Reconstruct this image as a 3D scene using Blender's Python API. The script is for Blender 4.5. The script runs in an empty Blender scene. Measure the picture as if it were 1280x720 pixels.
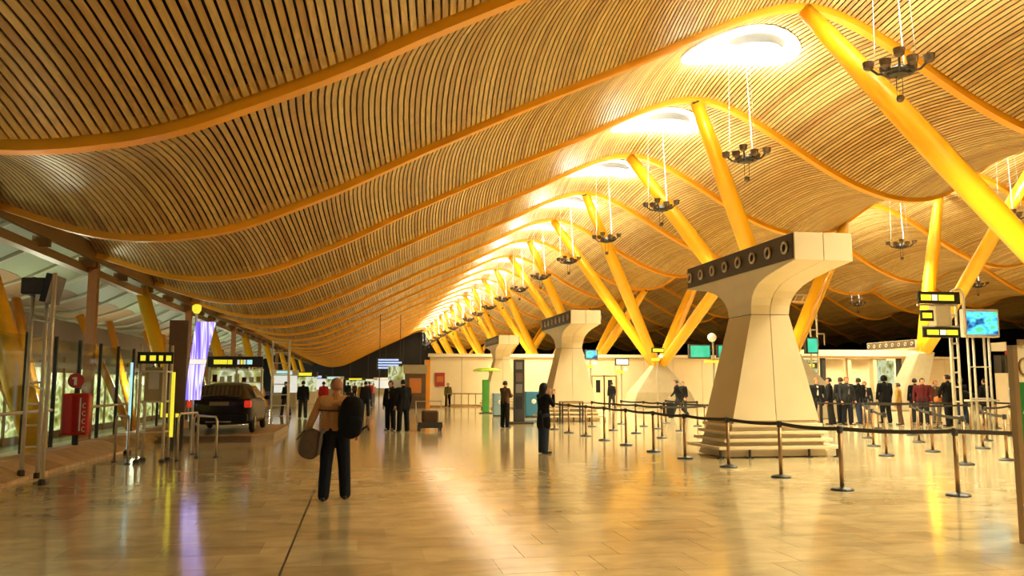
import bpy, math, random
from mathutils import Vector, Matrix, Euler
import numpy as np

random.seed(7)
rng = np.random.default_rng(7)
scene = bpy.context.scene
COL = scene.collection
PI = math.pi

# ---------------------------------------------------------------- camera, world, light, exposure
YAW, PITCH = 0.1795, 0.1140
cam_d = bpy.data.cameras.new('camera')
cam_d.sensor_fit = 'HORIZONTAL'
cam_d.sensor_width = 36.0
cam_d.lens = 36.0 * 1050.0 / 1280.0
cam_d.clip_start, cam_d.clip_end = 0.1, 900
cam = bpy.data.objects.new('camera', cam_d)
COL.objects.link(cam)
cam.location = (0, 0, 1.6)
cam.rotation_euler = (PI / 2 + PITCH, 0, -YAW)
scene.camera = cam

world = bpy.data.worlds.new('night_sky')
scene.world = world
world.use_nodes = True
world.node_tree.nodes['Background'].inputs[0].default_value = (0.10, 0.09, 0.11, 1)
world.node_tree.nodes['Background'].inputs[1].default_value = 0.12

scene.view_settings.view_transform = 'Standard'
scene.view_settings.look = 'None'
scene.view_settings.gamma = 1
scene.view_settings.use_curve_mapping = False
scene.view_settings.exposure = 1.42

UPLIGHT_W, WASH_W, DOWN_FILL_W, FLOOD_W, HALL_FILL_W = 5200, 650, 2500, 30, 330      # watts of the lights placed below; down and hall are added fill
WARM = (1.0, 0.90, 0.56)                # added fill thrown down on the floor
PALE = (1.0, 0.98, 0.84)                # light thrown up at the crest reflectors
EMIT = 0.45                     # screens and lit signs, against the exposure above
FLOODC = (1.0, 0.66, 0.28)

# ---------------------------------------------------------------- helpers
def node(nt, t, **kw):
    n = nt.nodes.new(t)
    for k, v in kw.items():
        setattr(n, k, v)
    return n

def mat(name, col, rough=0.5, metal=0.0, noise=0.0, nscale=6.0, spec=0.5, emit=None, estr=0.0, bump=0.0, coat=0.0, alpha=None):
    m = bpy.data.materials.new(name)
    m.use_nodes = True
    nt = m.node_tree
    b = nt.nodes['Principled BSDF']
    b.inputs['Base Color'].default_value = (*col, 1)
    b.inputs['Roughness'].default_value = rough
    b.inputs['Metallic'].default_value = metal
    b.inputs['Specular IOR Level'].default_value = spec
    b.inputs['Coat Weight'].default_value = coat
    if emit:
        b.inputs['Emission Color'].default_value = (*emit, 1)
        b.inputs['Emission Strength'].default_value = estr * EMIT
    if noise or bump:
        g = node(nt, 'ShaderNodeNewGeometry')
        n = node(nt, 'ShaderNodeTexNoise')
        n.inputs['Scale'].default_value = nscale
        n.inputs['Detail'].default_value = 5
        nt.links.new(g.outputs['Position'], n.inputs['Vector'])
        if noise:
            mr = node(nt, 'ShaderNodeMapRange')
            mr.inputs[1].default_value, mr.inputs[2].default_value = 0.25, 0.75
            mr.inputs[3].default_value, mr.inputs[4].default_value = 1 - noise, 1 + noise * 0.5
            nt.links.new(n.outputs['Fac'], mr.inputs[0])
            mx = node(nt, 'ShaderNodeVectorMath', operation='SCALE')
            mx.inputs[0].default_value = col
            nt.links.new(mr.outputs[0], mx.inputs['Scale'])
            nt.links.new(mx.outputs[0], b.inputs['Base Color'])
        if bump:
            bp = node(nt, 'ShaderNodeBump')
            bp.inputs['Strength'].default_value = bump
            bp.inputs['Distance'].default_value = 0.02
            nt.links.new(n.outputs['Fac'], bp.inputs['Height'])
            nt.links.new(bp.outputs[0], b.inputs['Normal'])
    return m

def mat_rnd(name, cols, rough, grain=None, gscale=1.0, spec=0.5, coat=0.0, bump=0.0):
    """colour picked by the per-piece face attribute 'rnd', with grain from a stretched noise"""
    m = bpy.data.materials.new(name)
    m.use_nodes = True
    nt = m.node_tree
    b = nt.nodes['Principled BSDF']
    a = node(nt, 'ShaderNodeAttribute', attribute_name='rnd')
    cr = node(nt, 'ShaderNodeValToRGB')
    el = cr.color_ramp.elements
    while len(el) < len(cols):
        el.new(0.5)
    for i, (p, c) in enumerate(cols):
        el[i].position = p
        el[i].color = (*c, 1)
    nt.links.new(a.outputs['Fac'], cr.inputs[0])
    g = node(nt, 'ShaderNodeNewGeometry')
    mp = node(nt, 'ShaderNodeMapping')
    mp.inputs['Scale'].default_value = grain or (1, 1, 1)
    nt.links.new(g.outputs['Position'], mp.inputs[0])
    n = node(nt, 'ShaderNodeTexNoise')
    n.inputs['Scale'].default_value = gscale
    n.inputs['Detail'].default_value = 6
    n.inputs['Distortion'].default_value = 0.6
    nt.links.new(mp.outputs[0], n.inputs['Vector'])
    mr = node(nt, 'ShaderNodeMapRange')
    mr.inputs[1].default_value, mr.inputs[2].default_value = 0.3, 0.7
    mr.inputs[3].default_value, mr.inputs[4].default_value = 0.72, 1.12
    nt.links.new(n.outputs['Fac'], mr.inputs[0])
    mx = node(nt, 'ShaderNodeVectorMath', operation='SCALE')
    nt.links.new(cr.outputs[0], mx.inputs[0])
    nt.links.new(mr.outputs[0], mx.inputs['Scale'])
    nt.links.new(mx.outputs[0], b.inputs['Base Color'])
    b.inputs['Roughness'].default_value = rough
    b.inputs['Specular IOR Level'].default_value = spec
    b.inputs['Coat Weight'].default_value = coat
    if bump:
        bp = node(nt, 'ShaderNodeBump')
        bp.inputs['Strength'].default_value = bump
        bp.inputs['Distance'].default_value = 0.01
        n2 = node(nt, 'ShaderNodeTexNoise')
        n2.inputs['Scale'].default_value = 2.2
        n2.inputs['Detail'].default_value = 2
        nt.links.new(g.outputs['Position'], n2.inputs['Vector'])
        nt.links.new(n2.outputs['Fac'], bp.inputs['Height'])
        nt.links.new(bp.outputs[0], b.inputs['Normal'])
    return m

def mat_screen(name, stops, scale, strength, axis='X', rough=0.2):
    """a lit screen: colour bands from object coordinates"""
    m = bpy.data.materials.new(name)
    m.use_nodes = True
    nt = m.node_tree
    b = nt.nodes['Principled BSDF']
    b.inputs['Base Color'].default_value = (0.02, 0.02, 0.02, 1)
    b.inputs['Roughness'].default_value = rough
    t = node(nt, 'ShaderNodeTexCoord')
    w = node(nt, 'ShaderNodeTexNoise')
    mp = node(nt, 'ShaderNodeMapping')
    mp.inputs['Scale'].default_value = scale
    nt.links.new(t.outputs['Object'], mp.inputs[0])
    nt.links.new(mp.outputs[0], w.inputs['Vector'])
    w.inputs['Scale'].default_value = 1.0
    w.inputs['Detail'].default_value = 1.0
    cr = node(nt, 'ShaderNodeValToRGB')
    el = cr.color_ramp.elements
    while len(el) < len(stops):
        el.new(0.5)
    for i, (p, c) in enumerate(stops):
        el[i].position = p
        el[i].color = (*c, 1)
    nt.links.new(w.outputs['Fac'], cr.inputs[0])
    nt.links.new(cr.outputs[0], b.inputs['Emission Color'])
    b.inputs['Emission Strength'].default_value = strength * EMIT
    return m

def mat_glass(name, tint=(0.85, 0.95, 0.85), clear=0.8):
    m = bpy.data.materials.new(name)
    m.use_nodes = True
    nt = m.node_tree
    nt.nodes.clear()
    o = node(nt, 'ShaderNodeOutputMaterial')
    mix = node(nt, 'ShaderNodeMixShader')
    fr = node(nt, 'ShaderNodeValue')
    fr.outputs[0].default_value = 0.06
    tr = node(nt, 'ShaderNodeBsdfTransparent')
    tr.inputs[0].default_value = (*[c * clear for c in tint], 1)
    gl = node(nt, 'ShaderNodeBsdfGlossy')
    gl.inputs['Roughness'].default_value = 0.03
    nt.links.new(fr.outputs[0], mix.inputs[0])
    nt.links.new(tr.outputs[0], mix.inputs[1])
    nt.links.new(gl.outputs[0], mix.inputs[2])
    nt.links.new(mix.outputs[0], o.inputs[0])
    return m

class MB:
    def __init__(s):
        s.v, s.f, s.r = [], [], []
    def add(s, vs, fs, rnd=0.5):
        o = len(s.v)
        s.v += [tuple(v) for v in vs]
        s.f += [tuple(i + o for i in f) for f in fs]
        s.r += [rnd] * len(fs)
        return s
    def box(s, x0, x1, y0, y1, z0, z1, M=None, rnd=0.5):
        vs = [Vector(p) for p in ((x0, y0, z0), (x1, y0, z0), (x1, y1, z0), (x0, y1, z0), (x0, y0, z1), (x1, y0, z1), (x1, y1, z1), (x0, y1, z1))]
        if M: vs = [M @ v for v in vs]
        return s.add(vs, [(0, 3, 2, 1), (4, 5, 6, 7), (0, 1, 5, 4), (1, 2, 6, 5), (2, 3, 7, 6), (3, 0, 4, 7)], rnd)
    def cyl(s, p, q, r0, r1=None, n=12, rnd=0.5):
        r1 = r0 if r1 is None else r1
        return s.tube([p, q], [r0, r1], n, rnd)
    def tube(s, pts, rad, n=10, rnd=0.5, closed=False):
        pts = [Vector(p) for p in pts]
        if not isinstance(rad, (list, tuple)): rad = [rad] * len(pts)
        N = len(pts)
        rings = []
        up = None
        for i, p in enumerate(pts):
            a = pts[(i - 1) % N] if closed or i > 0 else p
            b = pts[(i + 1) % N] if closed or i < N - 1 else p
            d = (b - a).normalized()
            if up is None:
                up = Vector((0, 0, 1)) if abs(d.z) < 0.9 else Vector((1, 0, 0))
            e1 = (up - d * up.dot(d)).normalized()
            up = e1
            e2 = d.cross(e1)
            rings.append([p + (e1 * math.cos(2 * PI * k / n) + e2 * math.sin(2 * PI * k / n)) * rad[i] for k in range(n)])
        vs = [v for r in rings for v in r]
        fs = []
        for i in range(N if closed else N - 1):
            for k in range(n):
                a, b = i * n + k, i * n + (k + 1) % n
                j = (i + 1) % N
                fs.append((a, b, j * n + (k + 1) % n, j * n + k))
        if not closed:
            fs.append(tuple(range(n - 1, -1, -1)))
            fs.append(tuple((N - 1) * n + k for k in range(n)))
        return s.add(vs, fs, rnd)
    def lathe(s, c, prof, n=16, rnd=0.5):
        """prof: list of (r, z) from bottom to top around the vertical through c"""
        c = Vector(c)
        vs, fs = [], []
        for r, z in prof:
            for k in range(n):
                vs.append(c + Vector((r * math.cos(2 * PI * k / n), r * math.sin(2 * PI * k / n), z)))
        for i in range(len(prof) - 1):
            for k in range(n):
                fs.append((i * n + k, i * n + (k + 1) % n, (i + 1) * n + (k + 1) % n, (i + 1) * n + k))
        fs.append(tuple(range(n - 1, -1, -1)))
        fs.append(tuple((len(prof) - 1) * n + k for k in range(n)))
        return s.add(vs, fs, rnd)
    def ball(s, c, r, n=12, m=8, R=None):
        c = Vector(c)
        r = r if isinstance(r, (tuple, list)) else (r, r, r)
        vs = [Vector((0, 0, -r[2]))]
        for i in range(1, m):
            t = PI * i / m - PI / 2
            for k in range(n):
                vs.append(Vector((r[0] * math.cos(t) * math.cos(2 * PI * k / n), r[1] * math.cos(t) * math.sin(2 * PI * k / n), r[2] * math.sin(t))))
        vs.append(Vector((0, 0, r[2])))
        if R: vs = [R @ v for v in vs]
        vs = [v + c for v in vs]
        fs = [(0, 1 + (k + 1) % n, 1 + k) for k in range(n)]
        for i in range(m - 2):
            for k in range(n):
                a = 1 + i * n
                fs.append((a + k, a + (k + 1) % n, a + n + (k + 1) % n, a + n + k))
        a = 1 + (m - 2) * n
        fs += [(a + k, a + (k + 1) % n, len(vs) - 1) for k in range(n)]
        return s.add(vs, fs)
    def caps(s, p, q, r0, r1=None, n=10):
        """tapered capsule"""
        r1 = r0 if r1 is None else r1
        p, q = Vector(p), Vector(q)
        d = (q - p)
        L = d.length
        d = d / L if L > 1e-6 else Vector((0, 0, 1))
        pts, rr = [], []
        for t in (-0.97, -0.7, -0.35):
            pts.append(p + d * (t * r0)); rr.append(r0 * math.sqrt(1 - t * t))
        pts += [p, q]; rr += [r0, r1]
        for t in (0.35, 0.7, 0.97):
            pts.append(q + d * (t * r1)); rr.append(r1 * math.sqrt(1 - t * t))
        return s.tube(pts, rr, n)
    def prism(s, poly, y0, y1, plane='XZ', rnd=0.5):
        n = len(poly)
        f = {'XZ': lambda a, b, t: (a, t, b), 'YZ': lambda a, b, t: (t, a, b), 'XY': lambda a, b, t: (a, b, t)}[plane]
        vs = [f(a, b, y0) for a, b in poly] + [f(a, b, y1) for a, b in poly]
        fs = [tuple(range(n)), tuple(range(2 * n - 1, n - 1, -1))] + [(i, i + n, (i + 1) % n + n, (i + 1) % n) for i in range(n)]
        return s.add(vs, fs, rnd)
    def loft(s, rings, cap=True, rnd=0.5):
        n = len(rings[0])
        vs = [v for r in rings for v in r]
        fs = [(i * n + k, i * n + (k + 1) % n, (i + 1) * n + (k + 1) % n, (i + 1) * n + k) for i in range(len(rings) - 1) for k in range(n)]
        if cap:
            fs += [tuple(range(n - 1, -1, -1)), tuple((len(rings) - 1) * n + k for k in range(n))]
        return s.add(vs, fs, rnd)
    def mesh(s, name, m, smooth=False, rnd=False):
        me = bpy.data.meshes.new(name)
        me.from_pydata(s.v, [], s.f)
        me.materials.append(m)
        if smooth:
            me.polygons.foreach_set('use_smooth', [True] * len(me.polygons))
        if rnd:
            a = me.attributes.new('rnd', 'FLOAT', 'FACE')
            a.data.foreach_set('value', s.r)
        me.update()
        return me
    def build(s, name, m, parent=None, smooth=False, rnd=False, bevel=0.0, fixn=True):
        me = s.mesh(name, m, smooth, rnd)
        if fixn:
            import bmesh
            bm = bmesh.new(); bm.from_mesh(me)
            bmesh.ops.recalc_face_normals(bm, faces=bm.faces)
            bm.to_mesh(me); bm.free()
        o = bpy.data.objects.new(name, me)
        COL.objects.link(o)
        if parent: o.parent = parent
        if bevel:
            bv = o.modifiers.new('bevel', 'BEVEL'); bv.width = bevel; bv.segments = 2; bv.limit_method = 'ANGLE'
        return o

def tag(o, label=None, cat=None, group=None, kind=None):
    if label: o['label'] = label
    if cat: o['category'] = cat
    if group: o['group'] = group
    if kind: o['kind'] = kind
    return o

def empty(name, loc=(0, 0, 0), rz=0.0):
    o = bpy.data.objects.new(name, None)
    COL.objects.link(o)
    o.location = loc
    o.rotation_euler = (0, 0, rz)
    o.empty_display_size = 0.2
    return o

def copy_tree(o, parent=None):
    c = o.copy()
    COL.objects.link(c)
    c.parent = parent
    for ch in list(o.children):
        copy_tree(ch, c)
    return c

def spot(parent, loc, rot, watts, col, size=120, blend=0.6, radius=0.25):
    l = bpy.data.lights.new('lamp_light', 'SPOT')
    l.energy, l.color, l.spot_size, l.spot_blend, l.shadow_soft_size = watts, col, math.radians(size), blend, radius
    o = bpy.data.objects.new('lamp_light', l)
    COL.objects.link(o)
    o.parent = parent
    o.location, o.rotation_euler = loc, rot
    return o

def point(parent, loc, watts, col, radius=0.3):
    l = bpy.data.lights.new('lamp_light', 'POINT')
    l.energy, l.color, l.shadow_soft_size = watts, col, radius
    o = bpy.data.objects.new('lamp_light', l)
    COL.objects.link(o)
    o.parent = parent
    o.location = loc
    return o

ORD = ['nearest', 'second', 'third', 'fourth', 'fifth', 'sixth', 'seventh', 'eighth', 'ninth', 'tenth', 'eleventh', 'twelfth', 'thirteenth', 'fourteenth']
def nth(i): return ORD[i]

# ---------------------------------------------------------------- materials
M = {}
M['bamboo'] = mat_rnd('bamboo_slats', [(0.0, (0.47, 0.27, 0.075)), (0.35, (0.58, 0.37, 0.115)), (0.8, (0.65, 0.44, 0.15)), (1.0, (0.42, 0.21, 0.05))], 0.42, grain=(14, 0.5, 14), gscale=1.0)
M['backing'] = mat('dark_roof_void', (0.020, 0.012, 0.008), 0.9, noise=0.2)
M['rib'] = mat('orange_rib_paint', (0.92, 0.40, 0.010), 0.38, noise=0.06, nscale=2)
M['yellow'] = mat('yellow_column_paint', (0.93, 0.50, 0.010), 0.32, noise=0.05, nscale=2, coat=0.2)
M['orange'] = mat('orange_column_paint', (0.78, 0.30, 0.012), 0.35, noise=0.05, nscale=2, coat=0.2)
M['brownpost'] = mat('brown_post_paint', (0.36, 0.13, 0.02), 0.4, noise=0.08)
M['fitting'] = mat('brown_lamp_body', (0.13, 0.085, 0.05), 0.45, noise=0.15)
M['white'] = mat('white_reflector', (0.86, 0.86, 0.84), 0.5, noise=0.03)
M['lens'] = mat('grey_lens', (0.55, 0.56, 0.55), 0.35, noise=0.05)
M['concrete'] = mat('pale_concrete', (0.40, 0.33, 0.20), 0.7, noise=0.1, nscale=3, bump=0.1)
M['pier'] = mat('cream_pier_panels', (0.74, 0.60, 0.38), 0.5, noise=0.06, nscale=1.5)
M['joint'] = mat('dark_joint', (0.22, 0.15, 0.08), 0.8, noise=0.1)
M['grille'] = mat('brown_grille', (0.10, 0.065, 0.035), 0.5, noise=0.15, nscale=20)
M['nozzle'] = mat('pale_nozzle', (0.60, 0.52, 0.40), 0.3, metal=0.6, noise=0.05)
M['black'] = mat('black_plastic', (0.012, 0.012, 0.013), 0.45, noise=0.1)
M['dark'] = mat('dark_fitting', (0.035, 0.028, 0.022), 0.5, noise=0.15)
M['steel'] = mat('steel_truss', (0.55, 0.48, 0.38), 0.35, metal=0.7, noise=0.08)
M['palesteel'] = mat('pale_truss', (0.66, 0.60, 0.48), 0.45, metal=0.2, noise=0.06)
M['bronze'] = mat('bronze_post', (0.34, 0.20, 0.09), 0.35, metal=0.6, noise=0.08)
M['belt'] = mat('dark_webbing', (0.035, 0.025, 0.018), 0.8, noise=0.15, nscale=40)
M['cable'] = mat('pale_cable', (0.55, 0.52, 0.45), 0.5, noise=0.03)
M['lamp'] = mat('lamp_face', (1, 0.9, 0.7), 0.5, emit=(1.0, 0.86, 0.58), estr=18)
M['glass'] = mat_glass('clear_glass', (0.93, 0.97, 0.90), 0.93)
M['darkglass'] = mat('night_glass', (0.008, 0.008, 0.010), 0.35, spec=0.3, noise=0.1)
M['kerb'] = mat_rnd('kerb_stone', [(0, (0.55, 0.36, 0.17)), (0.5, (0.62, 0.43, 0.22)), (1.0, (0.42, 0.25, 0.10))], 0.35, grain=(1, 3, 3), gscale=2.0)
M['floor'] = mat_rnd('polished_stone', [(0.0, (0.51, 0.41, 0.23)), (0.4, (0.57, 0.46, 0.26)), (0.75, (0.62, 0.51, 0.30)), (1.0, (0.45, 0.35, 0.19))], 0.12, grain=(1.2, 1.7, 1), gscale=1.7, spec=0.62, bump=0.02)
M['wall'] = mat('cream_wall', (0.76, 0.63, 0.40), 0.55, noise=0.05, nscale=1.2)
M['walledge'] = mat('cream_wall_ledge', (0.82, 0.73, 0.55), 0.5, noise=0.04)
M['red'] = mat('red_paint', (0.50, 0.015, 0.012), 0.35, noise=0.08, coat=0.2)
M['poster_red'] = mat('red_poster', (0.42, 0.03, 0.02), 0.5, noise=0.5, nscale=9)
M['letter'] = mat('white_letter', (0.85, 0.80, 0.72), 0.5, noise=0.02)
M['carpaint'] = mat('dark_car_paint', (0.006, 0.006, 0.008), 0.3, spec=0.25, coat=0.1, noise=0.05)
M['carglass'] = mat('car_glass', (0.02, 0.02, 0.018), 0.06, spec=0.5, coat=0.3, noise=0.05)
M['tyre'] = mat('tyre_rubber', (0.012, 0.012, 0.012), 0.7, noise=0.1)
M['rim'] = mat('wheel_rim', (0.55, 0.55, 0.52), 0.25, metal=0.9, noise=0.05)
M['taillamp'] = mat('tail_lamp', (0.55, 0.02, 0.015), 0.15, emit=(1, 0.04, 0.02), estr=0.35, coat=0.5)
M['plate'] = mat('number_plate', (0.20, 0.15, 0.08), 0.5, noise=0.2, nscale=60)
M['chrome'] = mat('chrome', (0.7, 0.7, 0.68), 0.12, metal=1.0, noise=0.03)
M['platform'] = mat('brown_platform', (0.20, 0.13, 0.07), 0.35, noise=0.1)
M['wood_board'] = mat('brown_board', (0.13, 0.07, 0.025), 0.5, noise=0.15, nscale=4)
M['purple'] = mat_screen('purple_screen', [(0.30, (0.10, 0.05, 0.42)), (0.45, (0.22, 0.16, 0.72)), (0.55, (0.72, 0.66, 0.95)), (0.62, (0.16, 0.10, 0.55)), (0.8, (0.60, 0.45, 0.80))], (16, 1, 0.5), 1.5)
M['purple_band'] = mat('pale_screen_band', (0.5, 0.45, 0.5), 0.4, emit=(0.95, 0.85, 0.75), estr=0.8, noise=0.1)
M['sign_yellow'] = mat('lit_yellow_sign', (0.6, 0.5, 0.02), 0.4, emit=(0.85, 0.78, 0.04), estr=0.75, noise=0.05)
M['sign_white'] = mat('lit_white_sign', (0.7, 0.7, 0.7), 0.4, emit=(0.85, 0.92, 0.88), estr=0.5, noise=0.05)
M['sign_cyan'] = mat('lit_cyan_sign', (0.2, 0.5, 0.6), 0.4, emit=(0.45, 0.85, 0.92), estr=0.75, noise=0.05)
M['sign_blue'] = mat('lit_blue_sign', (0.2, 0.3, 0.6), 0.4, emit=(0.42, 0.55, 0.95), estr=0.9, noise=0.05)
M['green_screen'] = mat_screen('green_screen', [(0.25, (0.02, 0.35, 0.20)), (0.5, (0.03, 0.60, 0.30)), (0.8, (0.10, 0.70, 0.42))], (1.5, 1.5, 1.5), 1.0)
M['blue_screen'] = mat_screen('blue_screen', [(0.33, (0.01, 0.03, 0.10)), (0.43, (0.03, 0.22, 0.50)), (0.52, (0.08, 0.62, 0.85)), (0.60, (0.15, 0.78, 0.92)), (0.68, (0.10, 0.65, 0.30))], (3.2, 3, 4.5), 1.15)
M['shop_glow'] = mat_screen('lit_shop_back', [(0.25, (0.12, 0.14, 0.03)), (0.42, (0.50, 0.48, 0.14)), (0.55, (0.75, 0.85, 0.55)), (0.66, (0.28, 0.24, 0.06)), (0.8, (0.9, 0.9, 0.7))], (2.4, 2.4, 1.6), 0.75)
M['far_glow'] = mat_screen('lit_far_windows', [(0.28, (0.05, 0.06, 0.015)), (0.45, (0.30, 0.30, 0.07)), (0.55, (0.58, 0.66, 0.34)), (0.65, (0.22, 0.16, 0.03)), (0.8, (0.75, 0.80, 0.60))], (0.5, 0.5, 0.9), 1.5)
M['lime'] = mat('lime_green', (0.42, 0.62, 0.02), 0.45, noise=0.04)
M['green'] = mat('green_panel', (0.06, 0.30, 0.03), 0.45, noise=0.08)
M['poster_green'] = mat('green_poster', (0.015, 0.20, 0.025), 0.35, noise=0.15, nscale=3)
M['blue_bin'] = mat('blue_bin', (0.04, 0.20, 0.34), 0.4, noise=0.08)
M['paleblue'] = mat('pale_blue_bin', (0.25, 0.40, 0.48), 0.4, noise=0.08)
M['next_lit_roof'] = mat('lit_flank_roof', (0.33, 0.38, 0.25), 0.6, noise=0.12, nscale=0.4)  # greenish light on the upper flank put into the colour
M['next_brown'] = mat('brown_roof_panel', (0.33, 0.20, 0.10), 0.6, noise=0.12, nscale=0.5)
M['next_rib'] = mat('pale_roof_rib', (0.50, 0.48, 0.36), 0.5, noise=0.04)
M['eave'] = mat('eave_beam_bronze', (0.30, 0.17, 0.06), 0.45, noise=0.1)
M['skin'] = mat('skin', (0.62, 0.30, 0.17), 0.5, noise=0.05, nscale=14)
M['skin_red'] = mat('ruddy_skin', (0.66, 0.24, 0.10), 0.5, noise=0.05, nscale=14)
M['mouth'] = mat('lips', (0.40, 0.10, 0.08), 0.5, noise=0.05)
M['eye'] = mat('eye_white', (0.7, 0.68, 0.62), 0.25, noise=0.02)
def cloth(n, c, ns=0.14): return mat(n, c, 0.85, noise=ns, nscale=24, spec=0.2, bump=0.15)
for n, c in {'navy': (0.010, 0.012, 0.020), 'blackc': (0.008, 0.008, 0.009), 'charcoal': (0.028, 0.028, 0.030), 'tan': (0.46, 0.23, 0.08), 'peach': (0.62, 0.33, 0.12), 'whitec': (0.62, 0.58, 0.52), 'greyc': (0.20, 0.19, 0.18),
             'jeans': (0.035, 0.05, 0.09), 'brownc': (0.10, 0.055, 0.03), 'redc': (0.42, 0.02, 0.02), 'maroon': (0.12, 0.015, 0.015), 'ochre': (0.45, 0.26, 0.05), 'pinkc': (0.55, 0.35, 0.30), 'taupe': (0.14, 0.10, 0.075), 'olive': (0.12, 0.10, 0.03), 'orangec': (0.55, 0.20, 0.05)}.items():
    M[n] = cloth(n + '_cloth', c)
for n, c in {'hair_black': (0.008, 0.006, 0.005), 'hair_brown': (0.05, 0.025, 0.012), 'hair_ginger': (0.42, 0.13, 0.03), 'hair_grey': (0.25, 0.22, 0.19), 'hair_short': (0.40, 0.17, 0.07)}.items():
    M[n] = mat(n, c, 0.6, noise=0.3, nscale=60)

# ---------------------------------------------------------------- roof profile (transverse wave)
PROF = [(-9.6, 6.24), (-8.63, 5.94), (-7.83, 5.66), (-7.02, 5.49), (-6.2, 5.41), (-5.4, 5.42), (-4.57, 5.54), (-3.32, 5.80), (-1.18, 6.73), (-0.08, 7.26), (1.4, 8.06), (3.38, 9.04), (5.49, 10.08), (6.69, 10.62), (9.0, 11.70), (10.35, 12.36), (11.58, 12.95), (12.69, 13.40), (13.6, 13.61), (14.5, 13.60), (15.5, 13.28), (16.62, 12.75), (18.32, 11.78), (19.5, 11.05), (21.0, 10.28), (22.5, 9.76), (24.0, 9.56)]
right = [(24.0 + dx, z) for dx, z in ((1.65, 9.87), (2.92, 10.75), (5.5, 12.45), (7.0, 13.15), (8.6, 13.55))]
wave = [(x + 20, z) for x, z in PROF if x >= 13.6]
PROF = PROF + right + wave
base_ = [(x, z) for x, z in PROF if 13.6 <= x <= 33.0]
PROF = [p for p in PROF if p[0] < 33.6] + [(x + 20 * q, z) for q in (1, 2, 3) for x, z in base_] + [(x + 80, z) for x, z in base_ if x < 23]
px = np.array([p[0] for p in PROF]); pz = np.array([p[1] for p in PROF])
xs = np.linspace(px[0], px[-1], 2400)
zs = np.interp(xs, px, pz)
ker = np.ones(31) / 31
zp = np.concatenate([np.full(15, zs[0]) + (np.arange(-15, 0)) * (zs[1] - zs[0]), zs, np.full(15, zs[-1]) + np.arange(1, 16) * (zs[-1] - zs[-2])])
zs = np.convolve(zp, ker, 'valid')
arc = np.concatenate([[0], np.cumsum(np.hypot(np.diff(xs), np.diff(zs)))])
LEN = arc[-1]
tx = np.gradient(xs, arc); tz = np.gradient(zs, arc)
def P(s):
    x, z = np.interp(s, arc, xs), np.interp(s, arc, zs)
    a, b = np.interp(s, arc, tx), np.interp(s, arc, tz)
    n = np.hypot(a, b)
    return x, z, -b / n, a / n            # point, upward normal
def S_of_x(x): return float(np.interp(x, xs, arc))
def roofz(x): return float(np.interp(x, xs, zs))
Y1, BAY, BULGE, LIFT = 23.9, 9.0, 0.62, 0.10
FIRST, LAST = -3, 19                      # rib indices: rib k stands at Y1 + 9 k
ribY = lambda k: Y1 + BAY * k
def surf(s, u, off):
    x, z, nx, nz = P(s)
    h = BULGE * 4 * u * (1 - u) + LIFT + off
    return x + nx * h, z + nz * h

# ---------------------------------------------------------------- ceiling: void above, ribs, slats, skylights
ns = 220
sv = np.linspace(0, LEN, ns)
mb = MB()
for k in range(FIRST, LAST):
    us = np.linspace(0, 1, 7)
    grid = []
    for u in us:
        x, z = surf(sv, u, 0.42)
        grid.append([(x[i], ribY(k) + BAY * u, z[i]) for i in range(ns)])
    vs = [p for g in grid for p in g]
    fs = [(j * ns + i, (j + 1) * ns + i, (j + 1) * ns + i + 1, j * ns + i + 1) for j in range(6) for i in range(ns - 1)]
    mb.add(vs, fs)
ceiling = tag(mb.build('ceiling', M['backing'], fixn=False), kind='structure')

def rib_mesh():
    rb = MB()
    st = np.linspace(0, LEN, 330)
    x, z, nx, nz = P(st)
    w, h = 0.16, 0.40
    rings = [[(x[i], -w, z[i]), (x[i], w, z[i]), (x[i] + nx[i] * h, w, z[i] + nz[i] * h), (x[i] + nx[i] * h, -w, z[i] + nz[i] * h)] for i in range(330)]
    rb.loft(rings)
    return rb.mesh('roof_rib', M['rib'])
rm = rib_mesh()
for k in range(FIRST, LAST + 1):
    o = bpy.data.objects.new('roof_rib', rm)
    COL.objects.link(o)
    o.parent = ceiling
    o.location = (0, ribY(k), 0)

PITCHS, SLATW, SLATT = 0.160, 0.114, 0.04
nsl = int(LEN / PITCHS)
def slat_geo(s, seg, k, y_in=0.24):
    us = np.linspace(y_in / BAY, 1 - y_in / BAY, seg + 1)
    vs, fs = [], []
    for u in us:
        hw = SLATW / 2 if float(P(s)[0]) < 48 else SLATW / 2 + PITCHS
        for ds, off in ((-hw, SLATT), (-hw, 0), (hw, 0), (hw, SLATT)):
            x, z = surf(s + ds, u, off)
            vs.append((x, BAY * u, z))
    for j in range(seg):
        a, b = 4 * j, 4 * j + 4
        for q in range(3):
            fs.append((a + q, b + q, b + q + 1, a + q + 1))
    return vs, fs
centres = [(i + 0.5) * PITCHS for i in range(nsl)]
centres = [c for i, c in enumerate(centres) if float(P(c)[0]) < 48 or i % 3 == 0]
nsl = len(centres)
proto = {}
for seg in (8, 5, 3):
    proto[seg] = [slat_geo(s, seg, 0) for s in centres]
cx = [float(P(s)[0]) for s in centres]
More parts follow.
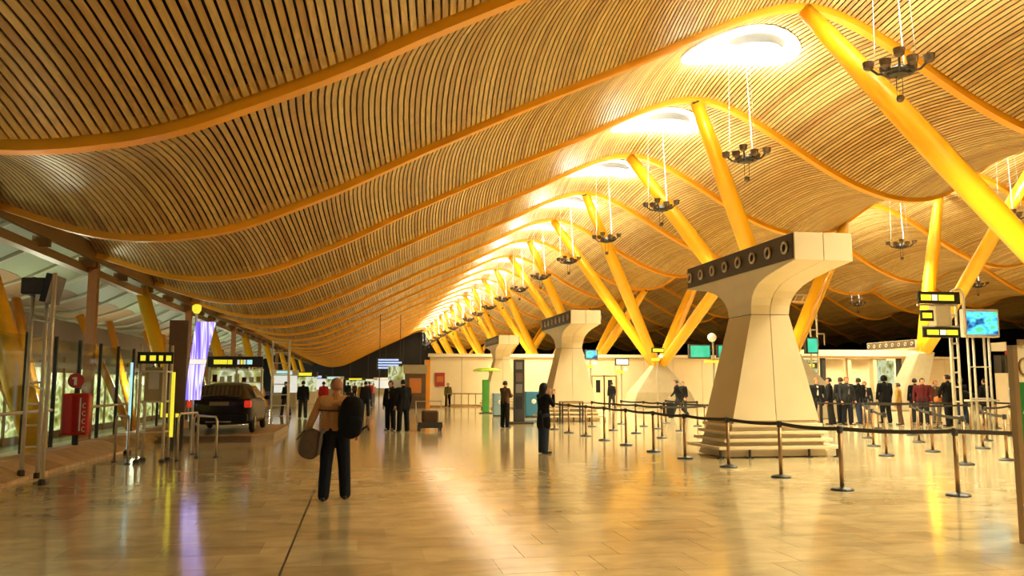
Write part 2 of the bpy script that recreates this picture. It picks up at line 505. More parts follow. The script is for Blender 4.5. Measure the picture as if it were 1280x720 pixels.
for k in range(FIRST, LAST):
    seg = 8 if k < 3 else 5 if k < 8 else 3
    field = MB()
    for i in range(nsl):
        vs, fs = proto[seg][i]
        r = random.random()
        single = (k == -2 and -8.0 < cx[i] < 4.5) or (k == -1 and -9.0 < cx[i] < 16.0)
        if single:
            one = MB().add(vs, fs, r)
            me = one.mesh('bamboo_slat', M['bamboo'], rnd=True)
            o = bpy.data.objects.new('bamboo_slat', me)
            COL.objects.link(o)
            o.parent = ceiling
            o.location = (0, ribY(k), 0)
        else:
            y0 = ribY(k)
            field.add([(a, b + y0, c) for a, b, c in vs], fs, r)
    o = field.build('bamboo_slat_field', M['bamboo'], ceiling, rnd=True, fixn=False)
    tag(o, kind='stuff')

def skylight(k, xc):
    """a round white light well hung in the crest of a bay, with its lens"""
    sc_ = S_of_x(xc)
    mb = MB()
    vs, fs = [], []
    nr, na = 6, 28
    def pt(r, a, off):
        s, u = sc_ + 2.0 * r * math.cos(a), 0.46 + 0.21 * r * math.sin(a)
        x, z = surf(s, u, off)
        return (float(x), ribY(k) + BAY * u, float(z))
    vs.append(pt(0, 0, -0.10))
    for i in range(1, nr + 1):
        for j in range(na):
            vs.append(pt(i / nr, 2 * PI * j / na, -0.10 if i < nr else -0.02))
    fs += [(0, 1 + j, 1 + (j + 1) % na) for j in range(na)]
    for i in range(nr - 1):
        for j in range(na):
            a = 1 + i * na
            fs.append((a + j, a + na + j, a + na + (j + 1) % na, a + (j + 1) % na))
    mb.add(vs, fs)
    o = mb.build('skylight', M['white'], ceiling, smooth=True, fixn=False)
    c = Vector(pt(0, 0, -0.45))
    MB().ball((c.x + 0.5, c.y - 0.4, c.z), (1.0, 0.75, 0.07), 20, 6).build('skylight_lens', M['lens'], o, smooth=True)
    MB().tube([pt(1.0, 2 * PI * j / na, -0.06) for j in range(na)], 0.03, 6, closed=True).build('skylight_rim', M['white'], o)
for k in range(-2, LAST):
    skylight(k, 13.7)
    if k < 8:
        skylight(k, 33.3)

# eave along the canyon: fascia, beam and drip rail
EX = -9.6
mb = MB().box(EX - 0.14, EX, ribY(FIRST), ribY(LAST), 6.12, 6.72)
tag(mb.build('trim_1', M['eave']), kind='structure')
mb = MB().box(EX - 0.75, EX - 0.40, ribY(FIRST), ribY(LAST), 5.72, 6.0)
for k in range(FIRST * 2, LAST * 2):
    mb.box(EX - 0.6, EX - 0.05, Y1 + 4.5 * k - 0.05, Y1 + 4.5 * k + 0.05, 5.9, 6.25)
tag(mb.build('trim_2', M['eave']), kind='structure')

# ---------------------------------------------------------------- floor
mb = MB()
mb.add([(-5.45, -12, -0.006), (130, -12, -0.006), (130, 198, -0.006), (-5.45, 198, -0.006)], [(0, 1, 2, 3)], 0.4)
floor = tag(mb.build('floor', M['floor'], rnd=True, fixn=False), kind='structure')
TW, TD = 0.92, 0.62
variants = []
for q in range(14):
    variants.append(MB().box(0.003, TW - 0.003, 0.003, TD - 0.003, -0.006, 0.0, rnd=(q + 0.5) / 14).mesh('floor_slab', M['floor'], rnd=True))
cand = []
for j in range(0, 90):
    y = 5.4 + j * TD
    for i in range(-30, 60):
        x = -0.60 + i * TW + (0.31 * (j % 3) if True else 0)
        if x < -5.40 or x + TW > 34 : continue
        if -0.60 - TW < x < -0.60 and j % 3: pass
        ang = math.atan2(x + TW / 2, y + TD / 2) - YAW
        if abs(ang) > 0.62: continue
        cand.append((math.hypot(x + TW / 2, y), x, y))
cand.sort()
rest = MB()
for n, (d, x, y) in enumerate(cand):
    if n < 300:
        o = bpy.data.objects.new('floor_slab', random.choice(variants))
        COL.objects.link(o)
        o.parent = floor
        o.location = (x, y, 0)
    else:
        rest.box(x + 0.003, x + TW - 0.003, y + 0.003, y + TD - 0.003, -0.006, 0.0, rnd=random.random())
tag(rest.build('floor_slab_field', M['floor'], floor, rnd=True, fixn=False), kind='stuff')
MB().box(-0.634, -0.614, 4.0, 60, -0.005, 0.0025).build('expansion_joint', M['dark'], floor)

# kerb of stone blocks on the left, each block a piece
mb = MB().box(-6.45, -5.50, -12, 198, -0.8, -0.01)
kerb = tag(mb.build('trim_3', M['joint']), kind='structure')
for j in range(0, 46):
    y0 = 4.0 + j * 0.9
    r = random.random()
    poly = [(-5.45, -0.01), (-5.45, 0.06), (-6.02, 0.26 + 0.004 * (j % 3)), (-6.42, 0.26 + 0.004 * (j % 3)), (-6.42, -0.01)]
    MB().prism(poly, y0 + 0.006, y0 + 0.894, 'XZ', r).build('kerb_block', M['kerb'], kerb, rnd=True)

# ---------------------------------------------------------------- walls
# cream wall across the far end of the check-in hall, built of tall panels
WY = 59.3
mb = MB().box(4.9, 46, WY + 0.06, WY + 0.4, 0, 3.62)
wall = tag(mb.build('wall_back', M['joint']), kind='structure')
x = 4.9
while x < 45.5:
    w = 2.25
    MB().box(x + 0.012, min(x + w - 0.012, 46), WY, WY + 0.07, 0.12, 3.50).build('wall_panel', M['wall'], wall)
    x += w
MB().box(4.8, 46, WY - 0.16, WY + 0.45, 3.52, 3.74).build('wall_ledge', M['walledge'], wall)
MB().box(4.9, 46, WY - 0.03, WY + 0.02, 0, 0.12).build('wall_skirting', M['eave'], wall)
MB().box(4.55, 4.92, WY - 0.1, WY + 0.4, 0, 3.3).build('wall_end_board', M['orange'], wall)
# doors in it
for n, xd in enumerate((9.9, 17.1, 18.0, 29.2)):
    d = MB().box(xd - 0.42, xd + 0.42, WY - 0.05, WY - 0.01, 0.02, 2.15).build('door_%d' % (n + 1), M['wall'])
    tag(d, kind='structure')
    MB().box(xd - 0.16, xd + 0.16, WY - 0.07, WY - 0.045, 1.0, 1.9).build('door_pane', M['darkglass'], d)
    MB().box(xd - 0.50, xd - 0.42, WY - 0.07, WY, 0, 2.23).box(xd + 0.42, xd + 0.50, WY - 0.07, WY, 0, 2.23).box(xd - 0.5, xd + 0.5, WY - 0.07, WY, 2.15, 2.23).build('door_frame', M['eave'], d)
# end of the hall: a dark glazed screen
mb = MB().box(-30, 104, 197, 197.3, 0, 16)
endw = tag(mb.build('wall_far', M['darkglass']), kind='structure')
mm = MB()
for i in range(28):
    mm.box(-30 + i * 4, -29.8 + i * 4, 196.9, 197, 0, 14)
tag(mm.build('mullion_field', M['dark'], endw), kind='stuff')
mb = MB().box(104, 104.4, -12, 198, 0, 14)
tag(mb.build('wall_right', M['darkglass']), kind='structure')

# ---------------------------------------------------------------- ventilation piers
def make_pier():
    root = empty('ventilation_pier', (9.1, 18.15, 0))
    rows = [(0.80, -0.72, 0.78, 1.03), (3.15, -0.60, 0.56, 0.46)]
    rows2 = [(3.165, -0.60, 0.56, 0.46), (3.36, -0.64, 0.60, 0.47), (3.52, -0.73, 0.70, 0.49), (3.66, -0.90, 0.86, 0.52), (3.78, -1.15, 1.10, 0.545), (3.88, -1.55, 1.45, 0.57), (3.97, -2.15, 2.0, 0.60), (4.06, -2.92, 2.62, 0.63), (4.62, -2.92, 2.62, 0.63)]
    g = 0.006
    for rws, nm in ((rows, 'shaft_panel'), (rows2, 'head_panel')):
        for sgn in (-1, 1):
            rings = []
            for z, yn, yf, w in rws:
                a, b = (-w, -g) if sgn < 0 else (g, w)
                rings.append([(a, yn, z), (b, yn, z), (b, yf, z), (a, yf, z)])
            MB().loft(rings).build(nm, M['pier'], root, bevel=0.006)
    core = []
    for z, yn, yf, w in rows + rows2:
        core.append([(-w * 0.9, yn + 0.04, z), (w * 0.9, yn + 0.04, z), (w * 0.9, yf - 0.04, z), (-w * 0.9, yf - 0.04, z)])
    MB().loft(core[:-1] + [[(a, b, 4.58) for a, b, _ in core[-1]]]).build('core', M['joint'], root)
    for sx in (-1, 1):
        xa, xb = sorted((sx * 0.625, sx * 0.655))
        pl = MB().box(xa, xb, -2.88, 2.56, 4.09, 4.60).build('grille_plate', M['grille'], root)
        for i in range(8):
            y = -2.62 + i * 0.71
            MB().tube([(sx * 0.66 + 0.03 * math.copysign(1, sx), y + 0.105 * math.cos(t), 4.34 + 0.105 * math.sin(t)) for t in [2 * PI * q / 14 for q in range(14)]], 0.030, 6, closed=True).build('air_nozzle', M['nozzle'], pl, smooth=True)
            MB().cyl((sx * 0.655, y, 4.34), (sx * 0.667, y, 4.34), 0.085, n=12).build('nozzle_throat', M['black'], pl)
    # plinth of cream rails
    MB().loft([[(-1.22, -0.68, 0.02), (1.22, -0.68, 0.02), (1.22, 0.74, 0.02), (-1.22, 0.74, 0.02)], [(-0.98, -0.68, 0.79), (0.98, -0.68, 0.79), (0.98, 0.74, 0.79), (-0.98, 0.74, 0.79)]]).build('plinth_core', M['pier'], root)
    for z, e in ((0.70, 0.0), (0.54, 0.10), (0.38, 0.20), (0.22, 0.36)):
        r = MB()
        X, Ya, Yb = 1.08 + e, -0.78 - e * 0.3, 0.84 + e * 0.3
        h, d = (0.07, 0.12)
        r.box(-X, X, Ya, Ya + d, z - h / 2, z + h / 2).box(-X, X, Yb - d, Yb, z - h / 2, z + h / 2)
        r.box(-X, -X + d, Ya + d, Yb - d, z - h / 2, z + h / 2).box(X - d, X, Ya + d, Yb - d, z - h / 2, z + h / 2)
        r.build('plinth_rail', M['pier'], root, bevel=0.012)
    for sx in (-1.38, -0.7, 0.0, 0.7, 1.38):
        MB().cyl((sx, -0.82, 0.0), (sx, -0.82, 0.20), 0.03, n=8).lathe((sx, -0.82, 0), [(0.08, 0), (0.08, 0.02)], 10).build('plinth_foot', M['dark'], root)
    return root
pier = make_pier()
tag(pier, 'nearest and largest cream concrete T-shaped air pier with eight round nozzles, behind belt barriers', 'pier', 'T-shaped air piers in a row')
for i, l in ((1, 'middle-sized cream T-shaped air pier behind the woman in black with her hands at her face'), (2, 'smallest and farthest cream T-shaped air pier, in front of the far cream wall')):
    c = copy_tree(pier)
    c.location = (9.1, 18.15 + 18 * i, 0)
    tag(c, l)

# ---------------------------------------------------------------- branching yellow columns
def leg_mb(a, b, r0=0.30, rm_=0.39, r1=0.26):
    a, b = Vector(a), Vector(b)
    n = 12
    pts, rr = [], []
    for i in range(n + 1):
        t = i / n
        pts.append(a.lerp(b, t))
        rr.append(r0 + (rm_ - r0) * math.sin(PI * min(t / 0.55, 1) / 2) if t < 0.55 else rm_ + (r1 - rm_) * (1 - math.cos(PI * (t - 0.55) / 0.45 / 2)))
    return MB().tube(pts, rr, 18)
def column_tree(y, lab, xb=20.3, tops=(24.2, 25.3)):
    root = empty('branching_column', (xb, y, 0))
    tag(root, lab, 'column', 'yellow branching columns down the hall')
    MB().loft([[(-2.35, -1.3, 0), (2.35, -1.3, 0), (2.35, 1.3, 0), (-2.35, 1.3, 0)], [(-1.9, -1.1, 1.05), (1.9, -1.1, 1.05), (1.9, 1.1, 1.05), (-1.9, 1.1, 1.05)], [(-0.55, -0.45, 2.75), (0.55, -0.45, 2.75), (0.55, 0.45, 2.75), (-0.55, 0.45, 2.75)], [(-0.42, -0.4, 3.05), (0.42, -0.4, 3.05), (0.42, 0.4, 3.05), (-0.42, 0.4, 3.05)]]).build('concrete_base', M['concrete'], root, bevel=0.05)
    for dx, dy, xt in ((-1, -1, 14.0), (-1, 1, 14.0), (1, -1, tops[0]), (1, 1, tops[1])):
        if not xt: continue
        zt = roofz(xt) + 0.02
        o = leg_mb((0.22 * dx, 0.22 * dy, 2.95), (xt - xb, 4.5 * dy, zt)).build('steel_leg', M['yellow'], root, smooth=True)
        MB().cyl((xt - xb, 4.5 * dy, zt - 0.22), (xt - xb, 4.5 * dy, zt + 0.02), 0.14, 0.18).build('leg_pin', M['dark'], o)
    return root
labs = ['nearest yellow branching column, its thick leg crossing the upper right corner of the picture',
        'yellow branching column whose base hides behind the nearest T-shaped pier',
        'yellow branching column with a bare concrete pyramid base between the two nearer piers',
        'yellow branching column whose legs rise behind the middle-sized pier']
labs += ['%s yellow branching column down the hall, legs showing above the far cream wall' % w for w in ('fifth', 'sixth', 'seventh', 'eighth', 'ninth', 'tenth')]
for i in range(10):
    column_tree(19.4 + 18 * i, labs[i], tops=(None, 26.4) if i == 1 else (24.2, 25.3))
# column of the next bay to the right with a leaning concrete stub
root = empty('leaning_column', (33.2, 46.4, 0))
tag(root, 'pair of yellow legs on a leaning grey concrete stub behind the stacked signs at right', 'column')
MB().loft([[(32.4 - 33.2 + a, b, 0) for a, b in ((-0.9, -0.8), (0.9, -0.8), (0.9, 0.8), (-0.9, 0.8))], [(34.0 - 33.2 + a, b, 3.55) for a, b in ((-0.6, -0.5), (0.6, -0.5), (0.6, 0.5), (-0.6, 0.5))]]).build('concrete_stub', M['concrete'], root, bevel=0.1)
leg_mb((34.0 - 33.2, 0.05, 3.4), (35.9 - 33.2, 0.1, roofz(35.9) + 0.3)).build('steel_leg', M['yellow'], root, smooth=True)
leg_mb((34.1 - 33.2, -0.1, 3.4), (34.9 - 33.2, -9.0, roofz(34.9) + 0.02)).build('steel_leg', M['yellow'], root, smooth=True)

# ---------------------------------------------------------------- chandeliers of uplights
def make_chandelier():
    root = empty('uplight_cluster', (0, 0, 0))
    MB().tube([(0.36 * math.cos(t), 0.36 * math.sin(t), -0.14) for t in [2 * PI * q / 20 for q in range(20)]], 0.045, 6, closed=True).build('ring', M['dark'], root)
    for i in range(8):
        a = 2 * PI * i / 8 + 0.2
        c, s = math.cos(a), math.sin(a)
        R_ = 0.74 if i % 2 else 0.46
        z = 0.10 if i % 2 else 0.0
        MB().tube([(0.2 * c, 0.2 * s, -0.18), (R_ * 0.7 * c, R_ * 0.7 * s, -0.12), (R_ * c, R_ * s, z)], 0.035, 6).build('arm', M['dark'], root)
        lamp = MB().lathe((R_ * c, R_ * s, z - 0.08), [(0.07, 0), (0.13, 0.05), (0.155, 0.22), (0.135, 0.22), (0.12, 0.18)], 12).build('lamp', M['fitting'], root)
        MB().lathe((R_ * c, R_ * s, z + 0.085), [(0.12, 0), (0.12, 0.012)], 12).build('lamp_face', M['lamp'], lamp)
    MB().lathe((0, 0, -0.26), [(0.08, 0), (0.24, 0.04), (0.28, 0.14), (0.16, 0.28), (0.08, 0.32)], 14).build('hub', M['dark'], root)
    for i in range(3):
        a = 2 * PI * i / 3 + 0.7
        MB().cyl((0.6 * math.cos(a), 0.6 * math.sin(a), -0.05), (-0.1 + 0.45 * math.cos(a), 0.45 * math.sin(a), 3.9), 0.009, n=6).build('cable', M['cable'], root)
    for sx in (-0.09, 0.09):
        MB().cyl((sx, 0, -0.24), (sx, 0, -0.80), 0.010, n=6).build('wire', M['dark'], root)
    MB().ball((0, 0, -0.86), 0.105, 14, 9).build('camera_ball', M['fitting'], root, smooth=True)
    return root
ch0 = make_chandelier()
def place_ch(o, x, y, lab, up):
    o.location = (x, y, 10.0)
    tag(o, lab, 'chandelier', 'lamp clusters hung below the crests')
    spot(o, (0, 0, 0.45), (PI, 0, 0), up, PALE, 78, 1.0, 0.5)
    spot(o, (0, 0, 0.40), (PI, 0, 0), WASH_W, PALE, 165, 0.5, 0.5)
    spot(o, (0, 0, -1.2), (0, 0, 0), DOWN_FILL_W, WARM, 150, 0.8, 1.5)  # downward fill added; the cluster's lamp heads all face up
first = True
for k in range(-3, 19):
    y = 19.4 + 9 * k
    if k == -3: labs_ = None
    o = ch0 if first else copy_tree(ch0)
    if not first:
        for ch in [c for c in o.children if c.type == 'LIGHT']:
            bpy.data.objects.remove(ch)
    first = False
    vis = k
    if vis < 0:
        lab = ('dark lamp cluster hanging behind the photographer, third back', 'dark lamp cluster hanging behind the photographer, second row back', 'dark lamp cluster hanging overhead just out of the top of the picture')[k + 3]
    elif vis == 0:
        lab = 'largest dark lamp cluster, hanging before the thick yellow leg at upper right'
    else:
        lab = 'dark lamp cluster on cables, %s in the receding row under the crest' % ['', 'second', 'third', 'fourth', 'fifth', 'sixth', 'seventh', 'eighth', 'ninth', 'tenth', 'eleventh', 'twelfth', 'thirteenth', 'fourteenth', 'fifteenth', 'sixteenth', 'seventeenth', 'eighteenth', 'nineteenth'][vis]
    place_ch(o, 14.0, y, lab, UPLIGHT_W)
for k, lab in ((1, 'lamp cluster of the right-hand crest, off the right edge of the frame'), (2, 'lamp cluster at the right edge, half hidden behind the thick yellow leg'), (3, 'lamp cluster on pale cables above the nearest pier, under the right-hand crest'), (4, 'lamp cluster deep under the right-hand crest, above the stacked signs'), (5, 'farthest lamp cluster of the right-hand crest'), (6, 'lamp cluster of the third crest, hidden beyond the right-hand crest'), (8, 'second lamp cluster of the third crest, beyond the right-hand crest'), (10, 'last lamp cluster of the third crest, beyond the right-hand crest')):
    o = copy_tree(ch0)
    for ch in [c for c in o.children if c.type == 'LIGHT']:
        bpy.data.objects.remove(ch)
    place_ch(o, 33.0 if k < 6 else 53.0, 19.4 + 9 * (k if k < 6 else k - 3.0), lab, UPLIGHT_W)
    o.location.z = 10.2

# ---------------------------------------------------------------- canyon and next hall on the left
mb = MB().box(-60, -6.45, -12, 198, -3.2, -3.0)
tag(mb.build('floor', M['platform']), kind='structure')
NP = [(-11.6, 9.1), (-13.2, 8.75), (-15.0, 7.9), (-17.0, 6.9), (-18.8, 6.3), (-20.5, 6.15), (-22.5, 6.5), (-25, 7.6), (-30, 10)]
nroof = tag(MB().box(-30, -11.6, -12, 198, 11.6, 11.7).build('ceiling', M['backing']), kind='structure')
for k in range(-3, 33):
    y0 = Y1 + 4.5 * k
    for i in range(len(NP) - 1):
        (xa, za), (xb, zb) = NP[i], NP[i + 1]
        g = MB()
        n = 5
        vs, fs = [], []
        for j in range(n + 1):
            u = j / n
            h = 0.10 * 4 * u * (1 - u)
            vs += [(xa - 0.02, y0 + 0.10 + 4.3 * u, za + h + 0.1), (xb + 0.02, y0 + 0.10 + 4.3 * u, zb + h + 0.1)]
        fs = [(2 * j, 2 * j + 1, 2 * j + 3, 2 * j + 2) for j in range(n)]
        g.add(vs, fs).build('roof_panel', M['next_lit_roof'] if i < 3 else M['next_brown'], nroof, fixn=False)
    rings = [[(x, y0 - 0.06, z - 0.05), (x, y0 + 0.06, z - 0.05), (x, y0 + 0.06, z + 0.3), (x, y0 - 0.06, z + 0.3)] for x, z in NP]
    MB().loft(rings).build('roof_rib', M['next_rib'], nroof)
MB().box(-11.6, -11.35, -12, 198, 8.9, 9.5).build('roof_edge', M['eave'], nroof)
# lit shop fronts across the canyon
nwall = tag(MB().box(-26.3, -26.0, -12, 198, -3, 7.6).build('wall_left', M['next_brown']), kind='structure')
for j in range(0, 44):
    y0 = 10 + 4.2 * j
    MB().box(-26.0, -25.94, y0 + 0.15, y0 + 4.05, -2.4, 2.6 if j % 3 else 3.0).build('shop_window', M['far_glow'], nwall)
    MB().box(-26.0, -25.8, y0 - 0.12, y0 + 0.12, -3, 4.0).build('shop_pier', M['brownpost'] if j % 2 else M['eave'], nwall)
MB().box(-26.0, -25.7, 8, 196, 3.0, 3.5).build('shop_fascia', M['eave'], nwall)
hall = empty('hall_fill_lights', (-20, 40, -3))  # unseen masts and lights, added to brighten the far hall's roof
tag(hall, 'row of added fill lights on the lower floor of the hall across the canyon', 'fill light')
for j in range(9):
    y = 6 + 20 * j
    MB().cyl((0, y - 40, 0), (0, y - 40, 4.2), 0.06, n=8).build('mast', M['steel'], hall)
    MB().lathe((0, y - 40, 4.2), [(0.15, 0), (0.3, 0.2), (0.3, 0.3)], 12).build('fill_lamp', M['dark'], hall)
    point(hall, (4.0, y - 40, 5.2), HALL_FILL_W, (0.95, 1.0, 0.70), 0.5)
# yellow canyon legs and brown eave posts
for i in range(8):
    y = 25.3 + 18 * i
    r = empty('canyon_column', (-8.0, y, -3.0))
    tag(r, ('nearest broad yellow leg leaning out of the canyon behind the glass screen', 'second broad yellow leg leaning out of the canyon, behind the cabinet tower', 'third broad yellow leg down the canyon', 'fourth broad yellow leg down the canyon', 'fifth broad yellow leg down the canyon', 'sixth broad yellow leg down the canyon', 'seventh broad yellow leg down the canyon', 'eighth broad yellow leg down the canyon')[i], 'column', 'yellow legs along the canyon')
    a, b = Vector((0.35, 0, 0)), Vector((-2.15, -1.6, 9.1))
    MB().tube([a, a.lerp(b, 0.5), b], [0.30, 0.36, 0.30], 14).build('steel_leg', M['yellow'], r, smooth=True)
    MB().lathe((0.35, 0, 0), [(0.6, 0), (0.55, 0.3), (0.38, 0.5)], 14).build('footing', M['concrete'], r)
    if i < 6:
        p = MB().box(-9.98, -9.66, y + 8.0, y + 8.32, -3, 6.2).build('eave_post', M['brownpost'])
        tag(p, '%s brown square post carrying the roof edge along the canyon' % nth(i), 'post', 'brown posts under the roof edge')
    q = empty('orange_strut', (-15.5, y + 4, -3))
    tag(q, '%s pair of orange struts crossing in the hall beyond the canyon' % nth(i), 'strut', 'orange struts of the far hall')
    for dy in (-1, 1):
        MB().tube([(0, 0.2 * dy, 0), (-3.4, 3.6 * dy, 9.3)], [0.26, 0.26], 12).build('strut_leg', M['orange'], q, smooth=True)

# glass screen with dark posts and a pale handrail on the kerb
gs = empty('glass_screen', (-6.43, 10, 0.26))
tag(gs, 'tall glass screen with dark posts and pale handrail on the stone kerb at left', 'glass screen')
for j in range(0, 30):
    y = j * 1.6
    MB().box(-0.035, 0.035, y - 0.035, y + 0.035, 0.0, 2.36).build('post', M['dark'], gs)
    if j < 29:
        MB().box(-0.008, 0.008, y + 0.05, y + 1.55, 0.08, 2.30).build('glass_pane', M['glass'], gs)
MB().tube([(0.12, -2, 0.80), (0.12, 9.2, 0.80)], 0.032, 8).build('handrail', M['palesteel'], gs)
MB().tube([(0.12, 10.4, 0.80), (0.12, 15.0, 0.80)], 0.032, 8).build('handrail', M['palesteel'], gs)

def truss(root, pts, z0, z1, m, r=0.032, step=0.42, rungs=((0, 1), (1, 2), (2, 0)), diag=False):
    for p in pts:
        MB().cyl((p[0], p[1], z0), (p[0], p[1], z1), r, n=8).build('pole', m, root, smooth=True)
    z = z0 + step
    while z < z1 - 0.05:
        for a, b in rungs:
            if a < len(pts) and b < len(pts):
                MB().cyl((*pts[a], z), (*pts[b], z + (step * 0.8 if diag else 0)), r * 0.6, n=6).build('rung', m, root)
        z += step

# lattice tower with floodlight, on the kerb
tw = empty('lattice_tower', (-5.17, 15.2, 0))
tag(tw, 'tall pale lattice tower with a black floodlight on top, at the kerb far left', 'tower')
TP = [((0.24, -0.45), 0.0), ((-0.14, 0.45), 0.02), ((-0.34, 0.30), 0.08)]
for p, z in TP:
    MB().cyl((*p, z), (p[0] * 0.9, p[1] * 0.8, 3.42), 0.036, n=8).build('pole', M['palesteel'], tw, smooth=True)
    MB().lathe((*p, z), [(0.06, 0), (0.06, 0.08), (0.042, 0.1)], 10).build('foot', M['dark'], tw)
for i in range(7):
    z = 0.55 + i * 0.36
    MB().cyl((-0.14, 0.44, z), (-0.33, 0.29, z), 0.02, n=6).build('rung', M['palesteel'], tw)
for z in (1.5, 2.6):
    MB().cyl((0.23, -0.42, z), (-0.33, 0.29, z + 0.1), 0.016, n=6).build('rung', M['palesteel'], tw)
hd = MB().box(-0.36, 0.02, -0.20, 0.30, 3.08, 3.36).build('flood_head', M['dark'], tw, bevel=0.03)
MB().box(0.02, 0.12, -0.30, 0.36, 2.96, 3.44, M=Matrix.Translation((0, 0, 3.2)) @ Matrix.Rotation(0.2, 4, 'Y') @ Matrix.Translation((0, 0, -3.2))).build('barn_door', M['black'], hd)
spot(tw, (-0.1, -0.05, 3.9), (PI, 0.25, 0), FLOOD_W * 0.5, FLOODC, 160, 0.9, 0.4)

# red hose cabinet and round notice
fb = empty('hose_cabinet', (-6.12, 20.2, 0.26))
tag(fb, 'red fire hose cabinet with white vertical lettering on the kerb by the glass', 'cabinet')
MB().box(-0.28, 0.28, -0.16, 0.16, 0.22, 1.14).build('case', M['red'], fb, bevel=0.06)
MB().box(-0.05, 0.05, -0.05, 0.05, 0, 0.24).build('stem', M['dark'], fb)
MB().box(0.10, 0.13, -0.178, -0.172, 0.32, 1.04).build('trim_strip', M['letter'], fb)
for i in range(4):
    z = 0.36 + i * 0.17
    MB().tube([(0.20 + 0.035 * math.cos(t), -0.172, z + 0.05 * math.sin(t)) for t in [0.9 + 4.6 * q / 8 for q in range(9)]], 0.008, 5).build('letter', M['letter'], fb)
nt_ = empty('round_notice', (-6.30, 20.6, 0.26))
tag(nt_, 'round red notice with a white figure above the hose cabinet', 'notice')
MB().cyl((0, 0, 0), (0, 0, 1.30), 0.02, n=8).build('stem', M['dark'], nt_)
MB().cyl((0, -0.02, 1.42), (0, 0.02, 1.42), 0.17, n=20).build('disc', M['red'], nt_)
MB().box(-0.03, 0.03, -0.03, -0.018, 1.32, 1.50).box(-0.07, 0.0, -0.03, -0.018, 1.45, 1.49).build('figure', M['letter'], nt_)

# cabinet tower with a lit yellow sign
ct = empty('cabinet_tower', (-4.15, 18.8, 0))
tag(ct, 'pale truss tower holding a grey cabinet under a small yellow lit sign', 'tower')
truss(ct, [(-0.28, -0.3), (0.22, -0.3), (0.22, 0.2), (-0.28, 0.2)], 0, 2.42, M['palesteel'], rungs=((0, 1), (1, 2), (3, 0)), step=0.62)
cb = MB().box(-0.20, 0.15, -0.26, 0.12, 1.22, 1.95).build('cabinet', M['concrete'], ct, bevel=0.02)
MB().box(-0.12, 0.08, -0.275, -0.262, 1.50, 1.85).build('cabinet_door', M['lens'], cb)
sg = MB().box(-0.34, 0.36, -0.36, -0.31, 2.02, 2.26).build('sign_box', M['black'], ct)
for xa, xb in ((-0.28, -0.18), (-0.10, 0.02), (0.08, 0.16), (0.22, 0.32)):
    MB().box(xa, xb, -0.368, -0.36, 2.08, 2.19).build('sign_text', M['sign_yellow'], sg)
MB().box(0.28, 0.34, -0.03, 0.03, 0.5, 1.85).build('light_strip', M['sign_yellow'], ct)
for p in ((-0.28, -0.3), (0.22, -0.3), (0.22, 0.2), (-0.28, 0.2)):
    MB().lathe((*p, 0), [(0.07, 0), (0.07, 0.05), (0.04, 0.07)], 10).build('foot', M['dark'], ct)
yl = empty('amber_beacon', (-4.0, 21.9, 0))
tag(yl, 'bright yellow lamp on a thin mast above the curved purple screen', 'lamp')
MB().cyl((0, 0, 0), (0, 0, 3.35), 0.03, n=8).build('mast', M['palesteel'], yl)
MB().lathe((0, 0, 3.35), [(0.06, 0), (0.11, 0.08), (0.11, 0.19), (0.04, 0.23)], 12).build('lamp_head', M['sign_yellow'], yl)
spot(yl, (0, 0, 3.8), (PI, 0, 0), FLOOD_W * 0.4, FLOODC, 165, 0.9, 0.4)
tl = empty('light_tube', (-5.2, 20.9, 0))
tag(tl, 'upright pale cyan light tube beside the kerb, mirrored in the floor', 'lamp')
MB().lathe((0, 0, 0), [(0.09, 0), (0.09, 0.06), (0.05, 0.1)], 12).build('foot', M['dark'], tl)
MB().cyl((0, 0, 0.1), (0, 0, 2.1), 0.030, n=12).build('tube', M['sign_cyan'], tl, smooth=True)

# curved purple advertising screen on a brown board
ad = empty('advertising_screen', (-4.0, 21.6, 0))
tag(ad, 'tall curved purple video screen fixed to a brown board behind the car platform', 'screen')
MB().box(-0.55, -0.12, -0.04, 0.2, 0.9, 3.15).build('board', M['wood_board'], ad)
MB().box(-0.45, -0.35, 0.0, 0.1, 0, 0.9).build('board_leg', M['dark'], ad)
MB().box(-0.25, -0.15, 0.0, 0.1, 0, 0.9).build('board_leg', M['dark'], ad)
def curve_strip(za, zb, m, nm, off=0):
    vs = []
    n = 8
    for j in range(n + 1):
        z = za + (zb - za) * j / n
        t = (z - 1.22) / 1.95
        xo = 0.30 * max(0, t) ** 1.6
        vs += [(-0.10 + xo * 0.6, -0.06 - 0.03, z), (0.22 + xo, 0.02 - 0.03, z), (0.22 + xo, 0.08, z), (-0.10 + xo * 0.6, 0.02, z)]
    rings = [vs[4 * j:4 * j + 4] for j in range(n + 1)]
    MB().loft(rings).build(nm, m, ad)
curve_strip(1.22, 2.08, M['purple'], 'lower_screen')
curve_strip(2.09, 2.20, M['purple_band'], 'screen_band')
curve_strip(2.21, 3.12, M['purple'], 'upper_screen')

